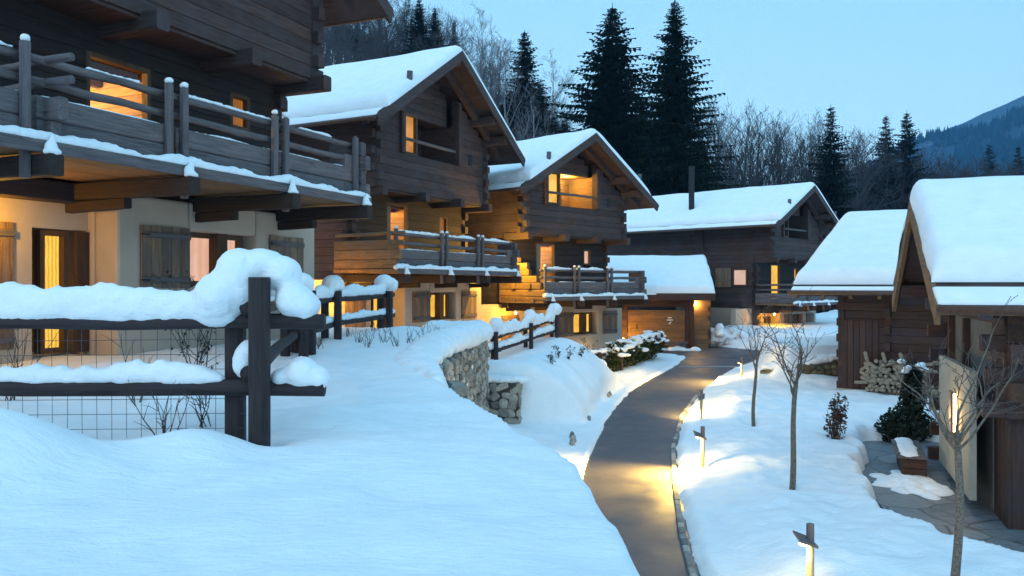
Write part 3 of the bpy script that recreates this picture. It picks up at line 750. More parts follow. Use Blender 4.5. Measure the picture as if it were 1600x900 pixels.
# ------------------------------------------------------------------ garage with the snowed-in roof
rng = random.Random(8)
gr = thing('garage', 'low timber garage with deep snow on its roof, in front of the rear chalet', 'garage', (P(1075, 0, 41.5).x, 41.5, -3.25), R(-8))
mb = MB(); wall_logs(mb, 'x', -5.2, .12, .0, 2.6, 0, .15, .24, rng, [(-3.1, -.12, -.1, 2.0)]); mk('front_wall', mb, 'red_x', gr)
mb = MB()
for k in range(13): mb.bar((-3.06, .1 + rng.uniform(-.006, .006), .22 + k * .138), (-.16, .1, .22 + k * .138), .06, .134, .008)
gd = mk('garage_door', mb, 'warm_x', gr)
mb = MB(); mb.box(-2.62, -2.58, .03, .07, .95, 1.2); mk('handle', mb, 'flue', gd)
# the small white lettering plate: two short lines and a mark, too small in the photograph to read
mb = MB()
for x0, x1, z in ((-1.02, -.82, 1.52), (-1.06, -.76, 1.40), (-.93, -.84, 1.27), (-.98, -.9, 1.21)): mb.box(x0, x1, .05, .066, z, z + .055)
mk('lettering', mb, 'white_paint', gd)
mb = MB(); mb.bar((-3.1, .02, .14), (-.1, .02, .14), .2, .12, .02); mb.box(-3.0, -.2, .1, .4, -.3, .1); mk('door_sill', mb, 'gray_x', gr)
mb = MB(); mb.bar((.2, -.02, -.3), (.2, -.02, 2.7), .2, .2, .02); mk('corner_post', mb, 'red_z', gr)
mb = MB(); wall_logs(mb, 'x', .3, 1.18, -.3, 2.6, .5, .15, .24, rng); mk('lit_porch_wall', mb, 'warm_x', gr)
mb = MB(); wall_logs(mb, 'y', .5, 6, -.3, 2.6, 1.05, .15, .24, rng); wall_logs(mb, 'y', .1, 6, -.3, 2.6, -5.2, .15, .24, rng); mk('side_wall', mb, 'red_y', gr)
wall_lamp(gr, .42, .36, 2.35, 60, (1, .58, .13), .04)
mb = MB(); mb.prism([(-5.5, -.55, 2.72), (-5.5, 3.6, 4.55), (-5.5, 7.8, 2.72), (-5.5, 7.8, 2.6), (-5.5, 3.6, 4.41), (-5.5, -.55, 2.58)], (6.75, 0, 0)); rf = mk('roof', mb, 'log_x', gr)
mb = MB(); mb.bar((-5.55, -.6, 2.64), (1.3, -.6, 2.64), .06, .36, .01); mk('fascia', mb, 'red_x', rf)
def slope_snow(parent, x0, x1, pts, th, seed, name='roof_snow', rx=.22):
    """snow on a roof whose section is the list of (y, z) points"""
    ln = [0]
    for a, b in zip(pts[:-1], pts[1:]): ln.append(ln[-1] + math.hypot(b[0] - a[0], b[1] - a[1]))
    n = 70; m = 60
    t = np.linspace(0, 1, n); t = .5 - .5 * np.cos(np.pi * t); s = t * ln[-1]
    yv = np.interp(s, ln, [p[0] for p in pts]); zv = np.interp(s, ln, [p[1] for p in pts])
    u = .5 - .5 * np.cos(np.pi * np.linspace(0, 1, m)); xv = x0 + (x1 - x0) * u
    XX, S = np.meshgrid(xv, s); YY, _ = np.meshgrid(xv, yv)[1], 0; ZZ = np.meshgrid(xv, zv)[1]
    prof = lambda e, r: np.sqrt(np.clip(1 - (1 - np.clip(e / r, 0, 1)) ** 2, 0, 1))
    T = th * prof(np.minimum(S, ln[-1] - S), .24) * prof(np.minimum(XX - x0, x1 - XX), rx) * (1 + .2 * fbm(XX * .6 + seed, S * .6, 7, 3)) + .01
    T = np.where((S < .001) | (S > ln[-1] - .001), .01, T)
    rid = .06 * np.exp(-((S - ln[1]) / .35) ** 2) if len(pts) > 2 else 0
    edge = np.clip(1 - np.minimum(S, ln[-1] - S) / .5, 0, 1)
    YY = YY + .06 * fbm(XX * 1.5 + seed, XX * 0, 3, 3) * edge
    XX = XX + .05 * fbm(S * 1.3 + seed, S * 0, 9, 3) * np.clip(1 - np.minimum(XX - x0, x1 - XX) / .5, 0, 1)
    v = np.stack([XX.ravel(), YY.ravel(), (ZZ + T - rid).ravel()], -1)
    ii = np.arange(n * m).reshape(n, m); q = np.stack([ii[:-1, :-1], ii[:-1, 1:], ii[1:, 1:], ii[1:, :-1]], -1).reshape(-1, 4)
    bot = v.copy(); bot[:, 2] = (ZZ + .004).ravel()
    rim = list(ii[0, :]) + list(ii[1:, -1]) + list(ii[-1, -2::-1]) + list(ii[-2:0:-1, 0]); N = n * m
    me = bpy.data.meshes.new(name)
    me.from_pydata([tuple(p) for p in np.concatenate([v, bot])], [], [tuple(int(k) for k in f) for f in q] + [(int(a), int(a) + N, int(b) + N, int(b)) for a, b in zip(rim, rim[1:] + rim[:1])])
    me.validate(); me.polygons.foreach_set('use_smooth', [True] * len(me.polygons))
    return mk(name, me, 'snow', parent)
wall_lamp(gr, -3.3, -1.1, .5, 190, (1, .49, .025), .05)
slope_snow(rf, -5.55, 1.3, [(-.6, 2.74), (3.6, 4.56), (7.8, 2.74)], .42, 3.1)
bn = thing('bench', 'plain timber bench standing against the garage door', 'bench', (7.9, 40.75, Hs(7.9, 40.7)), R(-8))
mb = MB()
for i in range(2): mb.bar((-.95, -.1 + i * .2, .45), (.95, -.1 + i * .2, .45), .18, .06, .01)
mk('seat', mb, 'gray_x', bn)
for x in (-.7, .7):
    mb = MB(); mb.bar((x, 0, -.1), (x, 0, .42), .34, .08, .01, up=(0, 1, 0)); mk('leg', mb, 'gray_z', bn)
# snowed-over rockery by the plaster corner
mb = MB()
for i in range(46):
    u = rng.random(); mb.ell((10.4 + 2.3 * u + rng.uniform(-.2, .2), 42.3 + .6 * u + rng.uniform(-.3, .3), -3.15 + (1.0 - .5 * u) * rng.random()), (rng.uniform(.15, .4), rng.uniform(.15, .35), rng.uniform(.12, .3)), 8, 5)
tag(lump(mk('snowy_rockery', mb, 'snow'), .06, 3), 'lumpy snow-covered rockery beside the plaster corner of the rear chalet', 'rockery')

# ------------------------------------------------------------------ the two barns on the right
rng = random.Random(21)
b1 = thing('barn', 'dark brown barn with a wide snowy roof, half hidden behind the near barn', 'barn', (10.2, 25.2, -3.6), R(-35), 'barns right of the lane')
mb = MB(); wall_logs(mb, 'x', 0, 7, .35, 3.3, 0, .18, .25, rng, (), None, (.06, 0)); mk('front_wall', mb, 'red_x', b1)
mb = MB(); wall_logs(mb, 'y', 0, 11, .3, 3.3, 0, .18, .25, rng, (), None, (.06, 0), 1)
wall_logs(mb, 'y', 0, .2, .3, 2.9, 1.35, .16, .25, rng, (), None, (.2, 0), 1); mk('side_wall', mb, 'red_y', b1)
mb = MB(); mb.box(-.05, 7, -.1, .3, -.3, .38); mk('plinth', mb, 'plaster', b1)
mb = MB()
for k in range(6): mb.bar((.18 + k * .18, -.02, .4), (.18 + k * .18, -.02, 2.5), .172, .05, .01, up=(0, 1, 0))
mk('plank_door', mb, 'red_z', b1)
mb = MB(); mb.prism([(-1.2, -1.0, 3.42), (-1.2, 6, 5.98), (-1.2, 13, 3.42), (-1.2, 13, 3.28), (-1.2, 6, 5.82), (-1.2, -1.0, 3.28)], (7.0, 0, 0)); rf = mk('roof', mb, 'log_x', b1)
slope_snow(rf, -1.2, 5.8, [(-.52, 3.606), (6, 5.99), (12.9, 3.45)], .42, 9.7)
slope_snow(rf, -1.2, 5.8, [(-1.0, 3.43), (-.76, 3.518)], .07, 4.7, 'eave_snow', .05)
mb = MB(); mb.tube([(-1.25, -1.07, 3.36), (5.8, -1.07, 3.36)], .07, 8); mk('gutter', mb, 'copper', rf, smooth=True)
mb = MB()
for k in range(9): mb.bar((-1.05 + k * .8, -.9, 3.24), (-1.05 + k * .8, .4, 3.7), .1, .14, .01)
mk('rafter', mb, 'warm_y', rf)
mb = MB(); mb.bar((-1.15, 0.05, 3.35), (5.5, .05, 3.35), .2, .22, .02); mk('wall_plate', mb, 'red_x', b1)

b2 = thing('barn', 'near barn at the right edge with steep snowy gable and lit pale panel', 'barn', (8.10, 14.19, -3.6), R(-20), 'barns right of the lane')
A2, E2, HW2 = 5.12, 3.3, 3.1
mb = MB(); clip2 = lambda z: (-(A2 - .2 - z) / ((A2 - E2) / HW2), (A2 - .2 - z) / ((A2 - E2) / HW2))
wall_logs(mb, 'y', -2.55, 2.6, 3.0, A2 - .2, 0, .18, .24, rng, (), clip2); mk('gable_wall', mb, 'red_y', b2)
mb = MB(); mb.box(.02, .2, -1.55, 2.0, 0, 3.0); mk('plaster_wall', mb, 'plaster_gray', b2)
mb = MB()
for y in (.35, 1.9): mb.bar((-.03, y, -.1), (-.03, y, 3.0), .14, .14, .015)
mk('wall_post', mb, 'red_z', b2)
mb = MB(); wall_logs(mb, 'x', 0, 7, 1.65, 3.35, -2.6, .2, .26, rng, (), None, (.3, 0)); mk('corner_logs', mb, 'red_x', b2)
mb = MB(); wall_logs(mb, 'y', -2.6, -1.6, 1.65, 3.3, 0, .2, .26, rng, (), None, (.3, .12), 1); mk('corner_logs', mb, 'red_y', b2)
mb = MB(); wall_logs(mb, 'x', 0, 7, 0, 3.3, 2.45, .2, .26, rng, (), None, (.35, 0)); wall_logs(mb, 'y', 2.0, 2.6, 0, 3.0, 0, .2, .26, rng, (), None, (0, .35), 1); mk('rear_logs', mb, 'red_x', b2)
mb = MB()
for k in range(6): mb.bar((.06, -1.66 - k * .15, -.2), (.06, -1.66 - k * .15, 1.66), .145, .06, .01, up=(1, 0, 0))
for k in range(16): mb.bar((.2 + k * .3, -2.42, -.2), (.2 + k * .3, -2.42, 1.66), .294, .06, .01, up=(0, 1, 0))
mk('plank_cladding', mb, 'red_z', b2)
mb = MB(); mb.box(-.34, -.24, -1.75, 1.3, .22, 2.25); pn = mk('wall_panel', mb, 'plaster_pale', b2)
mb = MB(); mb.box(-.42, -.35, -.72, -.66, 1.0, 1.75); mk('light_strip', mb, 'glow', pn)
mb = MB(); mb.box(-.46, -.42, -.8, -.58, .95, 1.8); mk('lamp_shield', mb, 'metal_dark', pn)
lamp((-.6, -.75, 1.4), 11, (1, .68, .28), .08, b2)
mb = MB(); mb.prism([(-.96, -HW2, E2), (-.96, 0, A2), (-.96, HW2, E2), (-.96, HW2, E2 - .13), (-.96, 0, A2 - .15), (-.96, -HW2, E2 - .13)], (9, 0, 0)); rf = mk('roof', mb, 'log_x', b2)
s2 = (A2 - E2) / HW2
for sg in (-1, 1):
    mb = MB(); mb.prism([(-1.0, 0, A2 + .02), (-1.0, sg * (HW2 + .03), E2), (-1.0, sg * (HW2 - .06), E2 - .28), (-1.0, 0, A2 - .3)], (.07, 0, 0)); mk('bargeboard', mb, 'warm_y', rf)
    mb = MB(); mb.prism([(-.4, 0, A2 - .16), (-.4, sg * (HW2 - .3), E2 - .16 + .3 * s2), (-.4, sg * (HW2 - .3), E2 - .38 + .3 * s2), (-.4, 0, A2 - .38)], (.18, 0, 0)); mk('rafter', mb, 'gray_y', rf)
for y in (-2.3, 0, 2.3):
    mb = MB(); zz = A2 - .3 - s2 * abs(y); mb.bar((-.9, y, zz), (.6, y, zz), .22, .26, .02); mk('purlin', mb, 'log_x', b2)
slope_snow(rf, -1.0, 8, [(-2.55, E2 + .335), (0, A2 + .01), (2.7, E2 + .25)], .40, 2.2)
slope_snow(rf, -.99, 8, [(-HW2, E2 + .01), (-2.70, E2 + .245)], .07, 5.2, 'eave_snow', .05)
mb = MB(); mb.tube([(-1.0, -HW2 - .07, E2 - .06), (8, -HW2 - .07, E2 - .06)], .075, 10); mk('gutter', mb, 'copper', rf, smooth=True)

bx = thing('planter_bench', 'low dark timber bench with a board of snow on top, beside the pale wall panel', 'bench', (7.72, 15.6, -3.6), R(-22))
mb = MB(); 
for k in range(2): mb.bar((0, -.75, .1 + k * .2), (0, .75, .1 + k * .2), .42, .19, .015)
mk('body', mb, 'red_y', bx)
mb = MB(); mb.bar((-.05, -.85, .42), (-.05, .85, .42), .5, .05, .01); mk('seat_board', mb, 'gray_y', bx)
mb = MB(); snow_on(mb, (-.08, -.75, .44), (-.08, .75, .44), .36, .07, rng, .1, .3); lump(mk('snow_cap', mb, 'snow', bx), .03, 4)

lg = []
for k in range(9):
    for i in range(17 - k % 2):
        X_ = .95 + i * .125 + (k % 2) * .062 + rng.uniform(-.015, .015); Z_ = .46 + k * .108
        if rng.random() < .05 or (k > 6 and rng.random() < .4): continue
        lg.append((X_, Z_))
fm = []
for j in range(4):
    mb = MB(); n = 7; r = .058
    ring = [(r * rng.uniform(.75, 1.08) * math.cos(2 * math.pi * q / n), r * rng.uniform(.75, 1.08) * math.sin(2 * math.pi * q / n)) for q in range(n)]
    mb.add([(a, 0, b) for a, b in ring] + [(a, .4, b) for a, b in ring], [tuple(range(n)), tuple(reversed(range(n, 2 * n)))] + [(q, q + n, (q + 1) % n + n, (q + 1) % n) for q in range(n)])
    me = mb.mesh('firewood_log'); fixn(me); me.materials.append(M['cutwood']); fm.append(me)
rot = Matrix.Rotation(R(-35), 4, 'Z')
for X_, Z_ in lg:
    p = rot @ Vector((X_, -.55 + rng.uniform(-.03, .03), Z_)); o = bpy.data.objects.new('firewood_log', rng.choice(fm)); COL.objects.link(o)
    o.location = (10.2 + p.x, 25.2 + p.y, -3.6 + p.z); o.rotation_euler = (0, rng.uniform(0, 6.28), 0); o.rotation_mode = 'ZYX'; o.rotation_euler = (0, rng.uniform(0, 6.28), R(-35))
    tag(o, 'split log in the firewood stacked against the dark barn wall', 'firewood', 'firewood logs stacked against the barn')

# ------------------------------------------------------------------ dry stone walls
def stone_wall(name, label, cat, path, ztop, zbot, thick, rng, mat='stone', sz=.17, group=None, depth=.06):
    """path: plan points; stones are set on the right-hand face and both ends"""
    w = thing(name, label, cat, (0, 0, 0), 0, group)
    mb = MB(); pts = [Vector((p[0], p[1], 0)) for p in path]
    nor = []
    for i in range(len(pts)):
        d = (pts[min(i + 1, len(pts) - 1)] - pts[max(i - 1, 0)]).normalized(); nor.append(Vector((d.y, -d.x, 0)))
    L = len(pts); vs = []
    for p, n_ in zip(pts, nor):
        for q, z in ((p, zbot), (p, ztop), (p - n_ * thick, ztop), (p - n_ * thick, zbot)):
            zz = z(p) if callable(z) else z; vs.append((q.x, q.y, zz))
    fs = [(0, 1, 2, 3), tuple((L - 1) * 4 + k for k in (3, 2, 1, 0))]
    for i in range(L - 1):
        for k in range(4): fs.append((i * 4 + k, (i + 1) * 4 + k, (i + 1) * 4 + (k + 1) % 4, i * 4 + (k + 1) % 4))
    mb.add(vs, fs); mk('core', mb, 'mortar', w)
    mb = MB()
    def one(c, t, n_):
        a, b, e = sz * rng.uniform(.42, .82), depth * rng.uniform(.6, 1.5), sz * rng.uniform(.34, .6); o0 = len(mb.v)
        mb.ell((0, 0, 0), (1, 1, 1), 7, 5); th_ = rng.uniform(-.5, .5)
        for i in range(o0, len(mb.v)):
            x, y, z = mb.v[i]
            f = lambda q: math.copysign(abs(q) ** .6, q)
            x, y, z = f(x) * a * rng.uniform(.82, 1.12), f(y) * b * rng.uniform(.8, 1.1), f(z) * e * rng.uniform(.82, 1.12)
            x, z = x * math.cos(th_) - z * math.sin(th_), x * math.sin(th_) + z * math.cos(th_)
            q = c + t * x + n_ * y; mb.v[i] = (q.x, q.y, q.z + z)
    faces = []
    for i in range(L - 1): faces.append((pts[i], pts[i + 1]))
    n0 = nor[0]; n1 = nor[-1]
    faces.append((pts[0] - n0 * thick, pts[0])); faces.append((pts[-1], pts[-1] - n1 * thick))
    for a, b in faces:
        ln = (b - a).length; t = (b - a).normalized(); n_ = Vector((t.y, -t.x, 0)); m = max(1, round(ln / (sz * 1.25)))
        for i in range(m):
            p = a.lerp(b, (i + .5) / m); zt = ztop(p) if callable(ztop) else ztop; z = zbot(p) if callable(zbot) else zbot
            while z < zt - .02:
                one(p + t * rng.uniform(-.3, .3) * sz + Vector((0, 0, z)), t, n_); z += sz * rng.uniform(.72, 1.0)
    mk('stones', mb, mat, w)
    return w
rng = random.Random(5)
ypts = np.arange(10.8, 20.31, .28)
path = [(float(xE1(v)) + .12, float(v)) for v in ypts]
w1 = stone_wall('stone_wall', 'curved fieldstone retaining wall under the thick overhanging snow of the near bank', 'stone wall', path + [(-1.1, 20.62), (-1.9, 20.75)], -1.40, -3.9, .3, rng, sz=.17, depth=.08)
mb = MB()
for v in np.arange(10.6, 20.3, .16):
    k = min(1, (v - 10.4) / 2.0); e = float(xE1(v))
    mb.ell((e - .30 + .05 * mnoise.noise((v * .9, 1, 2)) + .14 * float(SS(15, 19, v)), v, -1.33 + .14 * SS(12, 19, v)), (.36 * k + .08 + rng.uniform(-.03, .03), .3, .2 + .1 * float(SS(13, 18, v)) + rng.uniform(-.03, .03)), 10, 6)
for x in np.arange(-2.0, -.8, .2): mb.ell((x, 20.55, -1.2), (.35, .42, .3), 10, 6)
for i in range(9): mb.ell((float(xE1(14 + i * .6)) + .17, 14 + i * .6 + rng.uniform(-.3, .3), rng.uniform(-2.3, -1.75)), (.05, .09, .12), 8, 5)
lump(mk('snow_cap', mb, 'snow', w1), .05, 8)
w2 = stone_wall('stone_wall', 'square stone wall end standing below the snowy middle bank', 'stone wall', [(-.85, 20.12), (-.3, 20.05), (.15, 20.05), (.22, 20.6)], -2.45, -4.0, .3, rng, sz=.24, depth=.05)
mb = MB(); snow_on(mb, (-.9, 20.3, -2.46), (.2, 20.3, -2.46), .5, .2, rng, .14, .3); lump(mk('snow_cap', mb, 'snow', w2), .04, 6)
w3 = stone_wall('stone_wall', 'low mossy stone wall holding the snow beside the dark barn', 'stone wall', [(8.9, 28.9), (9.5, 28.55), (10.4, 28.15), (11.4, 28.15), (12.6, 28.4)], lambda p: -3.05 + .16 * (p.x - 9), -3.75, .35, rng, 'moss', .2)
mb = MB(); 
for a, b in (((9.2, 28.9), (10.4, 28.4)), ((10.4, 28.4), (12.6, 28.6))): snow_on(mb, (*a, -3.05 + .16 * (a[0] - 9)), (*b, -3.05 + .16 * (b[0] - 9)), .55, .26, rng, .2, .3)
lump(mk('snow_cap', mb, 'snow', w3), .05, 6)
w4 = stone_wall('stone_block', 'short stub of stone wall with a rounded cap of snow by the hedge', 'stone wall', [(2.6, 28.9), (2.75, 28.5), (3.15, 28.45), (3.3, 28.8)], -2.92, -3.8, .3, rng, sz=.2)
mb = MB(); mb.ell((2.95, 28.7, -2.85), (.45, .35, .25), 12, 7); mb.ell((2.8, 28.75, -2.8), (.35, .3, .25), 12, 7); lump(mk('snow_cap', mb, 'snow', w4), .035, 4)
# kerb stones that show under the lip of the middle bank
mb = MB()
for v in np.arange(17.2, 26, .2):
    x = float(xL(v)) - .56 - .10 * math.sin(v * 1.7); 
    if mnoise.noise((v * .8, 3, 1)) < .05: continue
    mb.ell((x, v, float(zroad(v)) + .12), (.07 * rng.uniform(.7, 1.2), .13 * rng.uniform(.7, 1.3), .08 * rng.uniform(.7, 1.4)), 6, 4)
tag(mk('edging_stones', mb, 'stone'), 'rough dark stones showing under the snow lip along the path', 'edging', kind='stuff')

# ------------------------------------------------------------------ log fences
def post_pair_section(f, a, b, zr_, posts, rng, r=.065, snow=(.2, .18), ext=(.35, .35), sides=1, pw=.15, ptop=.29, lowsnow=.5):
    """two rails held between pairs of posts; zr_ = heights of the two rails"""
    a = Vector((*a, 0)); b = Vector((*b, 0)); d = (b - a).normalized(); n_ = Vector((d.y, -d.x, 0))
    for z0, z1 in zr_:
        mb = MB(); rail(mb, a - d * ext[0] + Vector((0, 0, z0)), b + d * ext[1] + Vector((0, 0, z1)), r, rng, 12, 7, .012); mk('rail', mb, 'fence_x' if abs(d.x) > .6 else 'fence_y', f, smooth=True)
    for t in posts:
        for sg in (-1, 1):
            p = a.lerp(b, t) + n_ * (sg * (r + pw * .5 + .004)) + d * (sg * -.11 * sides); zt = zr_[0][0] * (1 - t) + zr_[0][1] * t
            mb = MB(); g = Hs(p.x, p.y); zt += (ptop if sg > 0 else ptop - .1) + rng.uniform(-.03, .03)
            mb.bar((p.x, p.y, g - .4), (p.x, p.y, zt), pw, pw, .035, up=(d.x, d.y, 0)); mk('post', mb, 'fence_z', f)
def fence_snow(f, segs, vox, it=5):
    mb = MB()
    for a, b, w, h, st, var in segs: snow_on(mb, a, b, w, h, rng, st, var)
    return mb
rng = random.Random(77)
f1 = thing('log_fence', 'dark log fence with deep snow on its rails, running along the near snow bank', 'fence', (0, 0, 0), 0, 'log fences along the lane')
post_pair_section(f1, (-6.9, 6.45), (-2.0, 6.45), [(-.295, -.295), (-.825, -.825)], [.03, .976], rng, ext=(.2, .5), ptop=.34, sides=-1.3)
post_pair_section(f1, (-2.13, 6.6), (-3.42, 12.7), [(-.185, -.25), (-.70, -.78)], [.98], rng, ext=(.26, .25), ptop=.22)
post_pair_section(f1, (-3.36, 12.9), (-3.66, 16.4), [(-.30, -.29), (-.80, -.80)], [.03, .97], rng, ext=(.3, .2), ptop=.2)
post_pair_section(f1, (-3.66, 16.4), (-3.08, 19.8), [(-.30, -.25), (-.80, -.76)], [.97], rng, ext=(.2, .5), ptop=.12)
mb = MB()
snow_on(mb, (-6.9, 6.45, -.245), (-2.3, 6.45, -.245), .20, .24, rng, .055, .45)
snow_on(mb, (-6.9, 6.45, -.775), (-2.35, 6.45, -.775), .15, .13, rng, .05, .8)
for x, y, z, rx, ry, rz in ((-2.32, 6.42, -.08, .2, .2, .2), (-2.18, 6.45, .10, .2, .2, .19), (-2.02, 6.5, .16, .19, .19, .14), (-1.86, 6.5, .10, .17, .18, .13), (-1.75, 6.47, -.12, .15, .18, .15), (-1.65, 6.46, -.17, .11, .15, .12),
                            (-2.0, 6.6, .06, .16, .16, .12), (-2.16, 6.46, .0, .2, .2, .22), (-2.35, 6.45, -.14, .22, .18, .2), (-1.68, 6.45, -.70, .14, .14, .13), (-1.55, 6.45, -.74, .1, .1, .11), (-1.85, 6.45, -.74, .09, .1, .07),
                            (-2.14, 6.46, -.62, .1, .12, .15), (-2.1, 6.46, -.53, .09, .1, .1), (-2.05, 6.9, .02, .12, .25, .12), (-2.1, 7.3, .0, .11, .25, .12)):
    mb.ell((x, y, z), (rx, ry, rz), 14, 9)
snow_on(mb, (-2.2, 7.0, -.12), (-3.3, 12.3, -.19), .19, .2, rng, .12, .3)
snow_on(mb, (-3.38, 12.8, -.24), (-3.66, 16.4, -.23), .2, .22, rng, .12, .35); snow_on(mb, (-3.66, 16.4, -.24), (-3.05, 20.0, -.19), .2, .22, rng, .12, .35)
snow_on(mb, (-3.4, 13.1, -.74), (-3.66, 16.4, -.74), .16, .13, rng, .1, .4); snow_on(mb, (-3.66, 16.4, -.74), (-3.0, 20.2, -.70), .16, .14, rng, .1, .4)
for x, y, z in ((-3.36, 12.75, .0), (-3.62, 16.3, .0), (-3.12, 19.65, .06), (-3.05, 19.95, .0)): mb.ell((x, y, z), (.24, .28, .2), 12, 8)
lump(mk('snow_cap', mb, 'snow', f1), .026, 7)
mb = MB(); rw = .0024
for i in range(38):
    x = -6.6 + i * .12
    if x < -2.15: mb.tube([(x, 6.53, -1.3), (x + rng.uniform(-.01, .01), 6.53, -.3)], rw, 4, False)
for j in range(9): mb.tube([(-6.8, 6.53, -1.28 + j * .12), (-4, 6.53, -1.28 + j * .12 - .015), (-2.15, 6.53, -1.28 + j * .12)], rw, 4, False)
mk('wire_mesh', mb, 'wire', f1)

f2 = thing('log_fence', 'short log fence carrying big lumps of snow above the middle bank', 'fence', (0, 0, 0), 0, 'log fences along the lane')
nd = [(-1.3, 20.9), (-.44, 22.2), (.55, 24.8), (1.45, 27.0)]
for a, b in zip(nd[:-1], nd[1:]):
    za, zb = Hs(*a), Hs(*b)
    za = max(za, -2.4); zb = max(zb, -2.4)
    post_pair_section(f2, a, b, [(za + .62, zb + .62), (za + .25, zb + .25)], [.95], rng, ext=(.15, .2), ptop=.16, pw=.12)
mb = MB()
for a, b in zip(nd[:-1], nd[1:]):
    za, zb = max(Hs(*a), -2.4), max(Hs(*b), -2.4)
    snow_on(mb, (*a, za + .66), (*b, zb + .66), .22, .28, rng, .09, .95); snow_on(mb, (*a, za + .3), (*b, zb + .3), .18, .18, rng, .09, .95)
    mb.ell((b[0], b[1], zb + .95), (.22, .25, .22), 10, 7)
lump(mk('snow_cap', mb, 'snow', f2), .035, 6)
f3 = thing('log_fence', 'low rail fence beside the lit wall, next to the snowy hedge', 'fence', (0, 0, 0), 0, 'log fences along the lane')
post_pair_section(f3, (1.9, 29.4), (4.3, 30.9), [(-2.62, -2.62)], [.58, .95], rng, ext=(.2, .2), ptop=.1, pw=.12)
mb = MB(); snow_on(mb, (2.1, 29.6, -2.57), (4.3, 30.9, -2.57), .22, .2, rng, .13, .4); lump(mk('snow_cap', mb, 'snow', f3), .035, 5)

# ------------------------------------------------------------------ bollard lamps
def bollard(x, y, label, hood=True, face=180, power=26, top=None, hgt=.86):
    g = Hs(x, y); b = thing('bollard_lamp', label, 'bollard lamp', (x, y, g - .1), R(face - 180), 'path lamps along the snow')
    mb = MB(); mb.tube([(0, 0, -.2), (0, 0, hgt - .12)], .04, 14); mk('post', mb, 'bronze', b, smooth=False)
    mb = MB(); mb.tube([(0, 0, hgt - .12), (0, 0, hgt + .1)], .041, 14); mk('post_head', mb, 'metal_dark', b)
    mb = MB()
    mb.add([(.04, -.08, hgt - .15), (.04, .08, hgt - .09), (-.16, .085, hgt + .0), (-.2, -.08, hgt - .06), (.04, -.08, hgt - .12), (.04, .08, hgt - .06), (-.16, .085, hgt + .025), (-.2, -.08, hgt - .035)],
           [(0, 1, 2, 3), (4, 7, 6, 5), (0, 4, 5, 1), (1, 5, 6, 2), (2, 6, 7, 3), (3, 7, 4, 0)])
    h = mk('hood', mb, 'metal_dark', b)
    mb = MB(); mb.box(-.125, -.05, -.035, .035, hgt - .118, hgt - .104); mk('lamp_glass', mb, 'glow', h)
    lamp((-.16, -.02, hgt - .22), power * .55, (1, .68, .20), .05, b)
    sp_ = lamp((-.19, -.02, hgt - .12), power * 17, (1, .62, .12), .08, b, 118); sp_.data.spot_blend = 1; sp_.rotation_euler = Vector((.78, .05, .72)).to_track_quat('Z', 'Y').to_euler()
    return b
bollard(P(1266, 0, 8.66).x, 8.66, 'nearest path lamp, cut off by the bottom edge of the frame', True, 200, 36, hgt=.93)
bollard(P(1098, 0, 15.5).x, 15.5, 'path lamp whose flat hood points at the bright pool on the asphalt', True, 195, 120)
bollard(P(1096, 0, 21.0).x, 21.0, 'thin dark path lamp seen from behind at the bend of the path', True, 75, 75, hgt=.8)
bollard(P(1159, 0, 28.8).x, 28.8, 'farthest path lamp, a small lit post beside the far tree trunk', True, 170, 90, hgt=.8)

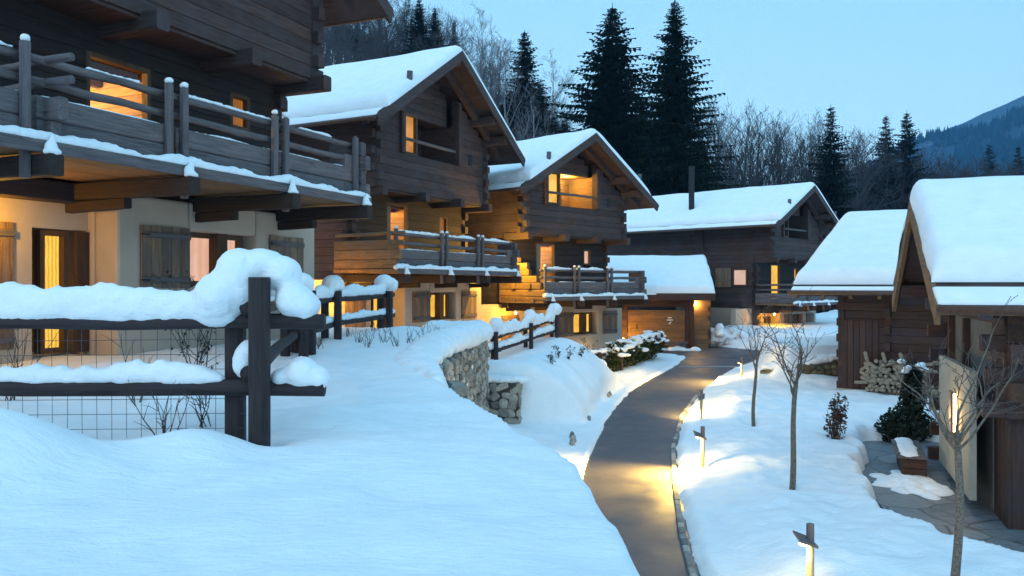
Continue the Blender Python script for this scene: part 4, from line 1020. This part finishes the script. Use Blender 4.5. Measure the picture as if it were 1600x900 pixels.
# ------------------------------------------------------------------ spruces
def spruce_meshes(h, rad, seed, dens=1.0, bare=.06):
    rng = random.Random(seed); tb = MB(); pts = [(0, 0, h * i / 8) for i in range(9)]
    tb.tube(pts, [max(.02, .016 * h * (1 - i / 8.2)) for i in range(9)], 7)
    cb = MB(); z = bare * h; nring = 0
    while z < h * .985:
        t = z / h
        L0 = rad * min(1, (1 - t) * 1.08) ** .82 * (0.55 + .45 * min(1, t / .12)); nb = int((6.5 if t < .85 else 5) * dens + rng.random() * 2); a0 = rng.random() * 6.28
        for k in range(nb):
            L = L0 * (rng.uniform(.5, 1.05) if rng.random() < .75 else rng.uniform(1.0, 1.38)) + .12; a = a0 + 6.283 * k / nb + rng.uniform(-.35, .35)
            up = .45 - .95 * (1 - t) + rng.uniform(-.12, .12)       # rising near the tip, hanging lower down
            dx, dy = math.cos(a), math.sin(a); sx, sy = -dy, dx
            n = max(4, int(L / (.30 / dens))); zz = z + rng.uniform(-.15, .15)
            for i in range(n):
                s = (i + .6) / n; d = L * s; bz = zz + d * up * .55 - .09 * d * d / max(L, .5) + .16 * L * max(0, s - .72)
                px, py = dx * d, dy * d; w = (.10 + .66 * (1 - s)) * min(1.4, .34 * L + .28) * rng.uniform(.7, 1.3); st = L / n
                for sg in (-1, 1):
                    f = rng.uniform(.25, .7) * w
                    cb.add([(px - dx * st * .35, py - dy * st * .35, bz), (px + dx * st * .5, py + dy * st * .5, bz + .02), (px + sx * sg * w + dx * f, py + sy * sg * w + dy * f, bz - w * rng.uniform(.15, .5))], [(0, 1, 2)])
                for _ in (0, 1):
                    hg = rng.uniform(.3, 1.0) * min(1.2, .24 * L + .2) * (1.12 - .92 * s); o_ = rng.uniform(-.6, .6) * w
                    qx, qy = px + sx * o_, py + sy * o_; ex, ey = sx * rng.uniform(-.3, .3), sy * rng.uniform(-.3, .3)
                    cb.add([(qx - dx * st * .4, qy - dy * st * .4, bz + .03), (qx + dx * st * .5, qy + dy * st * .5, bz), (qx + dx * st * .3 + ex * hg, qy + dy * st * .3 + ey * hg, bz - hg)], [(0, 1, 2)])
            cb.add([(dx * L * .8 - sx * .09, dy * L * .8 - sy * .09, zz + L * .8 * up * .55 - .05 * L), (dx * L * .8 + sx * .09, dy * L * .8 + sy * .09, zz + L * .8 * up * .55 - .05 * L), (dx * (L * 1.06), dy * (L * 1.06), zz + L * up * .55 - .04 * L)], [(0, 1, 2)])
        z += rng.uniform(.2, .42) * (h / 28) ** .6 * (1.15 - .35 * t) * (1 if dens >= 1 else 1.2)
    cb.add([(-.05, 0, h * .96), (.05, 0, h * .96), (0, 0, h * 1.01)], [(0, 1, 2)])
    a = tb.mesh('trunk', True); a.materials.append(M['bark_dark']); b = cb.mesh('crown'); b.materials.append(M['needles'])
    return a, b, h
def plant_tree(name, meshes, x, y, htop, label, cat, group=None, rz=0, wide=1.0, sink=.4, parts=('trunk', 'crown'), zb=None):
    g = Hs(x, y) - sink if zb is None else zb; s = (htop - g) / meshes[2]
    o = thing(name, label, cat, (x, y, g), rz, group); o.scale = (s * wide, s * wide, s)
    for m, n in zip(meshes[:2], parts):
        c = bpy.data.objects.new(n, m); COL.objects.link(c); c.parent = o
    return o
S = [spruce_meshes(29, 6.4, 11, 1.15, .03), spruce_meshes(29, 5.4, 12, 1.15, .06), spruce_meshes(24, 4.2, 13, .95, .04), spruce_meshes(22, 4.6, 14, .95, .03), spruce_meshes(24, 4.9, 15, .95, .03)]
sp = [(957, 6, 72, 0, 1.6, 'giant broad spruce, left one of the giant pair behind the rear roof'),
      (1054, -2, 70, 1, 1.36, 'giant slim spruce with trunk showing, right one of the giant pair'),
      (655, -6, 88, 2, 1.1, 'tall spruce cut by the top edge of the frame, above the middle chalet ridge'),
      (679, 10, 90, 3, .8, 'narrow spruce just right of the one cut by the top edge'),
      (709, 34, 95, 4, .75, 'small pointed spruce standing alone against the sky right above the middle ridge'),
      (737, 100, 88, 2, .9, 'dark spruce half hidden by birch twigs above the middle gable'),
      (820, 46, 84, 3, 1.05, 'dark spruce left of the giant pair, tangled with bare birches'),
      (845, 130, 80, 4, 1.1, 'bushy spruce between the birches and the giant pair'),
      (882, 190, 76, 2, 1.4, 'low spruce at the foot of the giant pair on its left'),
      (1003, 150, 80, 4, 1.5, 'dense spruce filling the gap between the giant pair'),
      (1092, 215, 78, 3, 1.4, 'low spruce at the foot of the giant pair on its right'),
      (930, 160, 84, 3, 1.4, 'spruce tucked in behind the left giant'),
      (1298, 164, 82, 4, .95, 'dark spruce standing alone behind the gable of the rear chalet'),
      (1384, 178, 104, 2, .95, 'left spruce of the pair rising above the bare thicket near the mountain'),
      (1417, 172, 100, 3, .85, 'right spruce of the pair rising above the bare thicket near the mountain'),
      (1546, 224, 150, 4, .9, 'small spruce top above the near barn roof, in front of the mountain'),
      (1591, 226, 150, 2, .9, 'small spruce top at the right edge of the frame'),
      (1462, 268, 140, 3, 1.0, 'tiny spruce top just left of the near barn ridge'),
      (775, 175, 90, 4, 1.2, 'bushy spruce low behind the right slope of the middle gable'),
      (560, 40, 120, 3, 1.0, 'hillside spruce seen between the nearest chalet and the middle roof')]
for px, py, Y, k, w, lb in sp:
    p = P(px, py, Y); plant_tree('spruce_tree', S[k], p.x, p.y, p.z, lb, 'tree', 'spruces behind the chalets', (px * 7.1) % 6.28, w * (1 if Y < 73 else 1.3))

rng = random.Random(88)
for i in range(46):
    left = i < 24
    px = rng.uniform(498, 625) if left else rng.uniform(735, 905); Y = rng.uniform(84, 135); x = (px - 800) / F * Y; g = Hs(x, Y); hh = rng.uniform(9, 15)
    ymin = 52 if left else np.interp(px, [735, 800, 905], [110, 120, 185])
    top = min(g + hh, (HZ - ymin - rng.uniform(0, 40)) / F * Y)
    if top - g > 4: plant_tree('spruce_tree', S[rng.choice([2, 3, 4])], x, Y, top, 'dark spruce crowded among others on the wooded slope behind the chalets', 'tree', 'spruces crowding the slope', rng.random() * 6, rng.uniform(1.1, 1.7))

# ------------------------------------------------------------------ bare trees
def bare_meshes(h, seed, spread=.5, fork=.3, n1=9, tw=.012, levels=3, up=.75, bark='bark_gray', twig='twig', r0=None, kids=(5, 6, 4), lens=(.45, .45, .45)):
    rng = random.Random(seed); tb = MB(); wb = MB(); r0 = r0 or h * .011
    pts = []; x = y = 0.
    for i in range(9):
        pts.append(Vector((x, y, h * .93 * i / 8))); x += rng.uniform(-.012, .012) * h; y += rng.uniform(-.012, .012) * h
    rad = [r0 * (1 - .92 * i / 8) + tw * .5 for i in range(9)]
    tb.tube(pts, rad, 7)
    def at(q, t):
        f = t * (len(q) - 1); i = min(int(f), len(q) - 2); return q[i].lerp(q[i + 1], f - i)
    def grow_(p, d, L, r, lev):
        q = [p]; dd = Vector(d); k = 4
        for i in range(k):
            dd = (dd + Vector((rng.uniform(-.22, .22), rng.uniform(-.22, .22), rng.uniform(-.05, .22) * up))).normalized(); q.append(q[-1] + dd * (L / k))
        rr = [max(tw * .45, r * (1 - .75 * i / k)) for i in range(k + 1)]
        (tb if lev == 0 else wb).tube(q, rr, 5 if lev == 0 else 3, False)
        if lev + 1 >= levels: return
        for c in range(kids[lev]):
            t = rng.uniform(.25, 1.0); o = at(q, t); ax = (q[-1] - q[0]).normalized()
            sd = Vector((rng.gauss(0, 1), rng.gauss(0, 1), rng.gauss(0, .6))); sd = (sd - ax * sd.dot(ax)).normalized()
            grow_(o, (ax * .75 + sd * rng.uniform(.45, .9) + Vector((0, 0, .25 * up))).normalized(), L * lens[min(lev + 1, len(lens) - 1)] * rng.uniform(.7, 1.3), max(tw * .5, r * .45), lev + 1)
    for i in range(n1):
        t = fork + (1 - fork) * (i + rng.random()) / n1; a = i * 2.4 + rng.uniform(-.5, .5)
        L = h * lens[0] * (1.05 - .75 * (t - fork) / (1 - fork)) * rng.uniform(.75, 1.2)
        grow_(at(pts, t), Vector((math.cos(a) * spread, math.sin(a) * spread, up)).normalized(), L, r0 * (1 - .8 * t) * .6, 0)
    a = tb.mesh('trunk', True); a.materials.append(M[bark]); b = wb.mesh('twigs'); b.materials.append(M[twig]); return a, b, h
B = [bare_meshes(14, 31, .55, .15, 12, .022, 3, .8, 'bark_dark', 'twig', kids=(7, 6), lens=(.38, .5, .5)), bare_meshes(14, 32, .4, .12, 12, .022, 3, .95, 'bark_dark', 'twig', kids=(7, 6), lens=(.38, .5, .5)),
     bare_meshes(13, 33, .7, .1, 13, .022, 3, .7, 'bark_dark', 'twig', kids=(7, 6), lens=(.4, .5, .5)),
     bare_meshes(20, 34, .5, .2, 14, .018, 4, .75, 'bark_birch', 'twig_birch', kids=(6, 5, 3), lens=(.3, .48, .5)), bare_meshes(16, 35, .28, .2, 11, .02, 3, 1.1, 'bark_dark', 'twig', kids=(6, 6), lens=(.36, .5, .5))]
PT = ('trunk', 'twigs')
for px, py, Y, k, w, lb in [(758, 14, 80, 3, 1.0, 'tall pale birch with fine hanging twigs, highest bare tree above the middle gable'), (795, 62, 78, 3, .9, 'pale birch leaning beside the dark spruce left of the giant pair'),
                            (720, 60, 92, 3, .8, 'slender birch behind the small pointed spruce'), (868, 96, 82, 3, 1.0, 'grey birch filling the sky gap left of the giant pair'), (618, 40, 92, 4, 1.0, 'thin bare tree right of the nearest chalet eave'),
                            (840, 150, 66, 3, .9, 'birch with long pale limbs just behind the middle gable slope')]:
    p = P(px, py, Y); plant_tree('birch_tree', B[k], p.x, p.y, p.z, lb, 'tree', None, px * .7, w, parts=PT)
rng = random.Random(404)
grp = 'bare trees of the thicket behind the rear chalet'
for i in range(84):
    u = i / 84; px = 1085 + 520 * u + rng.uniform(-9, 9); Y = rng.uniform(92, 128)
    top = 252 + rng.uniform(-14, 30)
    k = rng.choice([0, 1, 2, 2])
    if px < 1290 and rng.random() < .36: top = rng.uniform(168, 225); k = 4; Y = rng.uniform(110, 128)
    if 1325 < px < 1370: top = rng.uniform(195, 250)
    if px > 1440: top = rng.uniform(252, 285)
    p = P(px, top, Y)
    lb = 'tall pale leafless tree standing above the thicket, left of the lone spruce' if k == 4 else 'leafless dark grey tree massed with others in the thicket beyond the roofs'
    plant_tree('bare_tree', B[k], p.x, p.y, p.z, lb, 'tree', grp if k != 4 else 'tall pale bare trees above the thicket', rng.random() * 6, rng.uniform(1.0, 1.5), parts=PT)
for i in range(74):
    px = rng.uniform(500, 890); Y = rng.uniform(66, 150); x = (px - 800) / F * Y; hh = rng.uniform(7, 12)
    g = Hs(x, Y); plant_tree('bare_tree', B[rng.choice([0, 1, 2, 2, 0])], x, Y, g + hh, 'leafless dark tree on the wooded slope behind the chalets', 'tree', 'bare trees on the slope behind the chalets', rng.random() * 6, rng.uniform(1.1, 1.6), parts=PT)
# undergrowth of the wood: countless stems
mb = MB(); rng = random.Random(9)
for i in range(8200):
    px = rng.uniform(500, 1640) if i < 5200 else rng.uniform(495, 900); Y = rng.uniform(74, 165); x = (px - 800) / F * Y; g = Hs(x, Y); hh = rng.uniform(1.5, 5.5) * (1.3 if px > 1060 else 1); a = rng.uniform(-.3, .3) * hh
    w = rng.uniform(.03, .10); b = rng.uniform(-.2, .2) * hh
    mb.add([(x - w, Y, g - .2), (x + w, Y, g - .2), (x + a, Y + b, g + hh)], [(0, 1, 2)])
    for k in range(4):
        t = rng.uniform(.3, .9); qx, qy, qz = x + a * t, Y + b * t, g + hh * t; l = hh * rng.uniform(.15, .4)
        mb.add([(qx, qy, qz - w * .6), (qx, qy, qz + w * .6), (qx + rng.uniform(-1, 1) * l, qy + rng.uniform(-1, 1) * l, qz + l * rng.uniform(.1, .9))], [(0, 1, 2)])
tag(mk('undergrowth', mb, 'twig', normals=False), 'dense dark leafless undergrowth of the wood', 'undergrowth', kind='stuff')

# ------------------------------------------------------------------ far mountain with its forest
def mz(x, y):
    pr = np.interp(x, [-600, 100, 300, 430, 500, 560, 640, 700, 800, 1000, 1300, 2600], [0, 4, 56, 122, 161, 195, 218, 242, 282, 370, 500, 620])
    return -6 + pr * SS(560, 1130, y) * (1 - .0 * y) + 10 * fbm(x * .012, y * .012, 50, 4) * SS(560, 800, y)
gx = np.linspace(-500, 2600, 150); gy_ = np.linspace(540, 1700, 70); XX, YY = np.meshgrid(gx, gy_); ZZ = mz(XX, YY)
ii = np.arange(XX.size).reshape(XX.shape)
me = bpy.data.meshes.new('mountain'); me.from_pydata(np.stack([XX.ravel(), YY.ravel(), ZZ.ravel()], -1).tolist(), [], np.stack([ii[:-1, :-1], ii[:-1, 1:], ii[1:, 1:], ii[1:, :-1]], -1).reshape(-1, 4).tolist())
me.polygons.foreach_set('use_smooth', [True] * len(me.polygons))
t = NT('mountain_side_haze_blue'); v = t.coord((1, 1, 1)); n_ = t.noise(v, .02, 5, .6); n2 = t.noise(v, .25, 4, .6)
t.col(t.ramp(t.mix(.5, n_, n2), [(.40, (.005, .03, .07)), (.58, (.012, .05, .11)), (.70, (.4, .46, .52))])); t.rough(.95)  # dark slope tones carry the haze blue in their colour
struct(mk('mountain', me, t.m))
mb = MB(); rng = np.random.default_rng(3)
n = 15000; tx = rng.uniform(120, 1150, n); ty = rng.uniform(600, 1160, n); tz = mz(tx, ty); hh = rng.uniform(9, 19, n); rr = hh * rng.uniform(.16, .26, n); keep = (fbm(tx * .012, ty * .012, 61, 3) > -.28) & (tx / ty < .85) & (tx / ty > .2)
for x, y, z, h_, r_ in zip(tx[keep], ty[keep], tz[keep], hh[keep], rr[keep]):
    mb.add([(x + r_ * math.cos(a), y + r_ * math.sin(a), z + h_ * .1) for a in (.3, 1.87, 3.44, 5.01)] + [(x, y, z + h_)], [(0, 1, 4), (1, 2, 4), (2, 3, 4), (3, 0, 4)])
tag(mk('mountain_forest', mb, 'needles_haze_blue', normals=False), 'distant haze-blue conifer forest covering the mountain side', 'forest', kind='stuff')

# ------------------------------------------------------------------ young trees, hedge and shrubs along the path
def young_tree(x, y, label, h, fork, seed, r0=.05, lean=(0, 0), arms=7, spread=.6, tw=.004):
    rng = random.Random(seed); g = Hs(x, y); o = thing('young_tree', label, 'tree', (x, y, g - .15), 0)
    tb = MB(); wb = MB(); pts = [Vector((lean[0] * t_ + .03 * math.sin(t_ * 5 + seed), lean[1] * t_, (fork + .15) * t_)) for t_ in np.linspace(0, 1, 7)]
    tb.tube(pts, [r0 * (1.15 - .35 * i / 6) for i in range(7)], 9)
    top = pts[-1]
    def br(p, d, L, r, lev):
        q = [p]; dd = Vector(d); k = 6
        for i in range(k):
            dd = (dd + Vector((rng.uniform(-.24, .24), rng.uniform(-.24, .24), rng.uniform(-.16, .2)))).normalized(); q.append(q[-1] + dd * (L / k))
        (tb if lev == 0 else wb).tube(q, [max(tw * .6, r * (1 - .7 * i / k)) for i in range(k + 1)], 6 if lev == 0 else 4, False)
        if lev < 2:
            for c in range((5, 3)[lev]):
                t = rng.uniform(.2, 1); f = t * k; i = min(int(f), k - 1); o_ = q[i].lerp(q[i + 1], f - i); ax = (q[-1] - q[0]).normalized()
                sd = Vector((rng.gauss(0, 1), rng.gauss(0, 1), rng.gauss(0, .5))); sd = (sd - ax * sd.dot(ax)).normalized()
                br(o_, (ax * .7 + sd * .7 + Vector((0, 0, .15))).normalized(), L * rng.uniform(.22, .5), max(tw, r * .4), lev + 1)
        if lev >= 1:
            for i in range(3):
                e = q[-1 - i]; wb.ell(e, (tw * 1.6, tw * 1.6, tw * 2.4), 4, 3)
    H_ = h - fork
    for i in range(arms):
        a = i * 2.4 + rng.uniform(-.4, .4); s = spread * rng.uniform(.6, 1.15) if i else .1
        p = pts[-1].lerp(pts[-2], rng.random() * .9 if i else 0)
        br(p, Vector((math.cos(a) * s, math.sin(a) * s, 1)).normalized(), H_ * rng.uniform(.6, 1.1), r0 * .36, 0)
    mk('trunk', tb, 'bark_gray', o, True); mk('twigs', wb, 'twig_pale', o, True); return o
young_tree(P(1178, 0, 19.4).x, 19.4, 'slim young bare tree on the snow, the farther of the two by the lamps', 3.2, 1.55, 3, .042, (.03, 0), 6, .42)
young_tree(P(1234, 0, 13.2).x, 13.2, 'slim young bare tree with a leaning trunk on the snow beside the path', 3.25, 1.85, 7, .045, (.12, 0), 7, .42)
young_tree(P(1494, 0, 9.0).x, 9.0, 'young bare tree with wide spiky arms in front of the pale wall panel', 3.05, 1.75, 5, .045, (.02, 0), 8, .95)

def leafy(name, label, cat, loc, blobs, n, mat, size, seed, snow=None, stems=0, group=None):
    rng = random.Random(seed); o = thing(name, label, cat, loc, 0, group); mb = MB()
    for i in range(n):
        c, r = rng.choice(blobs); d = Vector((rng.gauss(0, 1), rng.gauss(0, 1), rng.gauss(0, 1))).normalized() * rng.uniform(.55, 1.08)
        p = Vector((c[0] + d.x * r[0], c[1] + d.y * r[1], c[2] + d.z * r[2])); s = size * rng.uniform(.6, 1.4)
        a = Vector((rng.gauss(0, 1), rng.gauss(0, 1), rng.gauss(0, .7))).normalized(); b = a.cross(Vector((rng.gauss(0, 1), rng.gauss(0, 1), rng.gauss(0, 1)))).normalized()
        mb.add([p - a * s, p + b * s * .45, p + a * s, p - b * s * .45], [(0, 1, 2, 3)])
    mk('foliage', mb, mat, o, normals=False)
    sb = MB()
    for i in range(stems):
        c, r = rng.choice(blobs); e = Vector(c) + Vector((rng.uniform(-1, 1) * r[0], rng.uniform(-1, 1) * r[1], rng.uniform(0, 1) * r[2])); m = Vector((e.x * .5 + rng.uniform(-.05, .05), e.y * .5, e.z * .55))
        sb.tube([(rng.uniform(-.05, .05), rng.uniform(-.05, .05), -.1), m, e], [.012, .008, .003], 4, False)
    if stems: mk('stems', sb, 'bark_dark', o)
    if snow:
        kb = MB()
        for c, r in snow: kb.ell(c, r, 8, 5)
        lump(mk('snow_cap', kb, 'snow', o), .03, 3)
    return o
rng = random.Random(6)
bl_, sn = [], []
for i in range(11):
    t_ = i / 10; x = 3.75 + 2.5 * t_; y = 30.6 + 4.4 * t_; z = Hs(x, y); bl_.append(((x - 4, y - 31, z + .45 + .2 * t_ + rng.uniform(-.1, .1) - -3.3), (.42, .42, .5)))
    for k in range(13): sn.append(((x - 4 + rng.uniform(-.4, .4), y - 31 + rng.uniform(-.45, .4), z + rng.uniform(.5, 1.0) + .2 * t_ + 3.3), (rng.uniform(.07, .26), rng.uniform(.07, .22), rng.uniform(.05, .10))))
leafy('hedge', 'green hedge bent under clumps of snow at the bend of the path', 'hedge', (4, 31, -3.3), bl_, 5200, 'hedge', .085, 5, sn)
leafy('shrub', 'low olive shrub between the chalet wall and the garage door', 'shrub', (5.2, 37.2, -3.3), [((0, 0, .35), (.7, .4, .4)), ((.7, .3, .3), (.5, .4, .35))], 1500, 'hedge', .08, 8)
leafy('shrub', 'dark evergreen shrub in front of the stacked firewood', 'shrub', (9.2, 18.7, -3.6), [((0, 0, .4), (.5, .5, .45)), ((-.35, -.2, .3), (.45, .4, .4)), ((.2, .2, 1.0), (.26, .3, .45)), ((.25, .3, 1.45), (.16, .2, .35))], 3000, 'shrub', .075, 4,
      [((.1 + random.Random(i).uniform(-.3, .3), random.Random(i + 9).uniform(-.2, .3), 1.5 + random.Random(i + 5).uniform(0, .4)), (.12, .1, .06)) for i in range(7)], 10)
x = P(1306, 0, 17.1).x
leafy('shrub', 'small dry shrub with brown leaves sticking out of the snow', 'shrub', (x, 17.1, Hs(x, 17.1)), [((0, 0, .35), (.22, .2, .35)), ((.06, 0, .7), (.2, .2, .3))], 420, 'dryleaf', .05, 12, None, 26)
def twig_bush(label, x, y, h, seed, n=9, mat='bark_dark', leaves=0, spread=.5, group='bare twigs sticking out of the snow'):
    rng = random.Random(seed); o = thing('twig_bush', label, 'shrub', (x, y, Hs(x, y) - .05), 0, group); mb = MB(); lb = MB()
    for i in range(n):
        a = rng.random() * 6.28; L = h * rng.uniform(.5, 1.1); d = Vector((math.cos(a) * spread * rng.random(), math.sin(a) * spread * rng.random(), 1)).normalized(); q = [Vector((rng.uniform(-.06, .06), rng.uniform(-.06, .06), 0))]
        for k in range(5): d = (d + Vector((rng.uniform(-.2, .2), rng.uniform(-.2, .2), .05))).normalized(); q.append(q[-1] + d * L / 5)
        r = .0035 * (1 + h); mb.tube(q, [r * (1 - .14 * k) for k in range(6)], 4, False)
        for k in range(4):
            p = q[rng.randint(1, 4)]; e = p + (d + Vector((rng.gauss(0, .7), rng.gauss(0, .7), .3))).normalized() * L * .3; mb.tube([p, p.lerp(e, .5) + Vector((0, 0, .01)), e], [r * .6, r * .5, r * .3], 3, False)
            for w in range(leaves):
                c = p.lerp(e, rng.uniform(.5, 1.05)) + Vector((rng.gauss(0, .02), rng.gauss(0, .02), rng.gauss(0, .02))); a1 = Vector((rng.gauss(0, 1), rng.gauss(0, 1), rng.gauss(0, 1))).normalized(); b1_ = a1.cross(Vector((.3, .5, .8))).normalized()
                lb.add([c - a1 * .03, c + b1_ * .016, c + a1 * .03, c - b1_ * .016], [(0, 1, 2, 3)])
    mk('stems', mb, mat, o); 
    if leaves: mk('leaves', lb, 'shrub', o, normals=False)
    return o
twig_bush('small branching shrub with a few green leaves behind the wire fence', P(310, 0, 9.2).x, 9.2, 1.35, 1, 7, 'bark_dark', 5, .45, None)
twig_bush('thin sapling of crossing brown sticks at the left edge behind the fence', P(14, 0, 8.6).x, 8.6, .95, 2, 6, 'bark_dark', 0, .6, None)
twig_bush('bare bent twigs poking out of the snow under the near fence rail', P(255, 0, 6.3).x, 6.3, .55, 3, 7, 'bark_dark', 0, .9, None)
twig_bush('long thin twigs in the snow left of the corner fence post', P(320, 0, 6.9).x, 6.9, .7, 4, 6, 'bark_dark', 0, .6, None)
twig_bush('pale thin stems standing in front of the plaster wall behind the fence', P(215, 0, 8.2).x, 8.2, .95, 9, 4, 'bark_gray', 0, .3, None)
for i, (px, Y) in enumerate([(575, 14.5), (600, 15.5), (640, 16), (660, 17), (690, 17), (620, 14.8), (560, 15.6), (500, 13.8), (545, 17.2), (585, 18.2)]):
    twig_bush('low tangle of bare twigs along the fence on top of the near bank', P(px, 0, Y).x, Y, .45, 20 + i, 7, 'bark_dark', 0, .7)
for i, (x, y) in enumerate([(1.3, 23.2), (1.7, 24.0), (2.15, 25.2), (1.1, 22.2), (2.45, 26.2)]):
    twig_bush('dark leafy sprig breaking through the snow of the middle bank', x, y, .42, 40 + i, 5, 'bark_dark', 4, .8, 'sprigs in the snow of the middle bank')
# snow left lying on the flagstones
mb = MB(); rng = random.Random(2)
for i in range(34):
    a = rng.random() * 6.28; r = rng.random() ** .6; mb.ell((7.15 + .52 * r * math.cos(a) + .12 * math.sin(a) * r, 14.5 + .95 * r * math.sin(a), -3.6), (rng.uniform(.12, .26), rng.uniform(.14, .3), .05 + .13 * (1 - r)), 9, 5)
tag(lump(mk('snow_patch', mb, 'snow'), .025, 5), 'flat melting patch of snow left on the slate paving', 'snow', kind='stuff')
mb = MB()
for i in range(16): mb.ell((5.9 + i * .22, 41.2 - i * .05, -3.3 + .0), (.3, .3 + .1 * math.sin(i * 2.1), .16 + .07 * math.sin(i * 1.3)), 9, 5)
tag(lump(mk('snow_patch', mb, 'snow'), .05, 5), 'low white ridge of snow along the garage step', 'snow', kind='stuff')

# ------------------------------------------------------------------ air: far things fade to blue
mb = MB(); mb.box(-620, 1300, -12, 1750, -9.5, 700)
hz_ = mk('haze', mb, None); hz_['kind'] = 'stuff'
t = bpy.data.materials.new('dusk_air'); t.use_nodes = True; tn = t.node_tree; tn.nodes.remove(tn.nodes['Principled BSDF'])
pv = tn.nodes.new('ShaderNodeVolumePrincipled'); pv.inputs['Color'].default_value = (.22, .62, 1, 1); pv.inputs['Density'].default_value = .00027
tn.links.new(pv.outputs[0], tn.nodes['Material Output'].inputs['Volume']); hz_.data.materials.append(t)

# ------------------------------------------------------------------ sky, light, camera
w = bpy.data.worlds.new('World'); sc.world = w; w.use_nodes = True; nt = w.node_tree; bg = nt.nodes['Background']
sky = nt.nodes.new('ShaderNodeTexSky'); sky.sky_type = 'NISHITA'; sky.sun_disc = False
EL, ROT = 14, 215
sky.sun_elevation = R(EL); sky.sun_rotation = R(ROT); sky.ozone_density = 5; sky.dust_density = .3
mixn = nt.nodes.new('ShaderNodeMix'); mixn.data_type = 'RGBA'; mixn.inputs[0].default_value = .86      # thin even dusk cloud over the blue sky
geo = nt.nodes.new('ShaderNodeTexCoord'); sx = nt.nodes.new('ShaderNodeSeparateXYZ'); nt.links.new(geo.outputs['Generated'], sx.inputs[0])
rp = nt.nodes.new('ShaderNodeValToRGB'); e = rp.color_ramp.elements; e[0].position = 0; e[0].color = (5.9, 9.6, 11.6, 1); e[1].position = .55; e[1].color = (3.75, 8.0, 11.6, 1)
nt.links.new(sx.outputs['Z'], rp.inputs['Fac'])
nt.links.new(sky.outputs[0], mixn.inputs[6]); nt.links.new(rp.outputs[0], mixn.inputs[7]); nt.links.new(mixn.outputs[2], bg.inputs[0]); bg.inputs[1].default_value = .105
sl = bpy.data.lights.new('sun', 'SUN'); sl.energy = .5; sl.angle = R(40); sl.color = (.96, .9, .95)
so = bpy.data.objects.new('sun', sl); COL.objects.link(so)
dirv = Vector((math.sin(R(ROT)) * math.cos(R(28)), math.cos(R(ROT)) * math.cos(R(28)), math.sin(R(28)))); so.rotation_euler = dirv.to_track_quat('Z', 'Y').to_euler()
cam = bpy.data.cameras.new('camera'); co = bpy.data.objects.new('camera', cam); COL.objects.link(co); sc.camera = co
cam.sensor_width = 36; cam.lens = 36 * F / 1600; cam.shift_y = (HZ - 450) / 1600; cam.clip_start = .1; cam.clip_end = 8000
co.rotation_euler = (R(90), 0, 0)
for o in bpy.data.objects:
    if o.parent is None: o.location.z += EYE
sc.view_settings.view_transform = 'Standard'; sc.view_settings.look = 'None'; sc.view_settings.exposure = .34; sc.view_settings.gamma = 1
sc.render.engine = 'CYCLES'; cy = sc.cycles; cy.use_denoising = True; cy.max_bounces = 6; cy.diffuse_bounces = 3; cy.glossy_bounces = 3; cy.transparent_max_bounces = 8; cy.sample_clamp_indirect = 4; cy.use_light_tree = True
cy.use_adaptive_sampling = True; cy.adaptive_threshold = .02
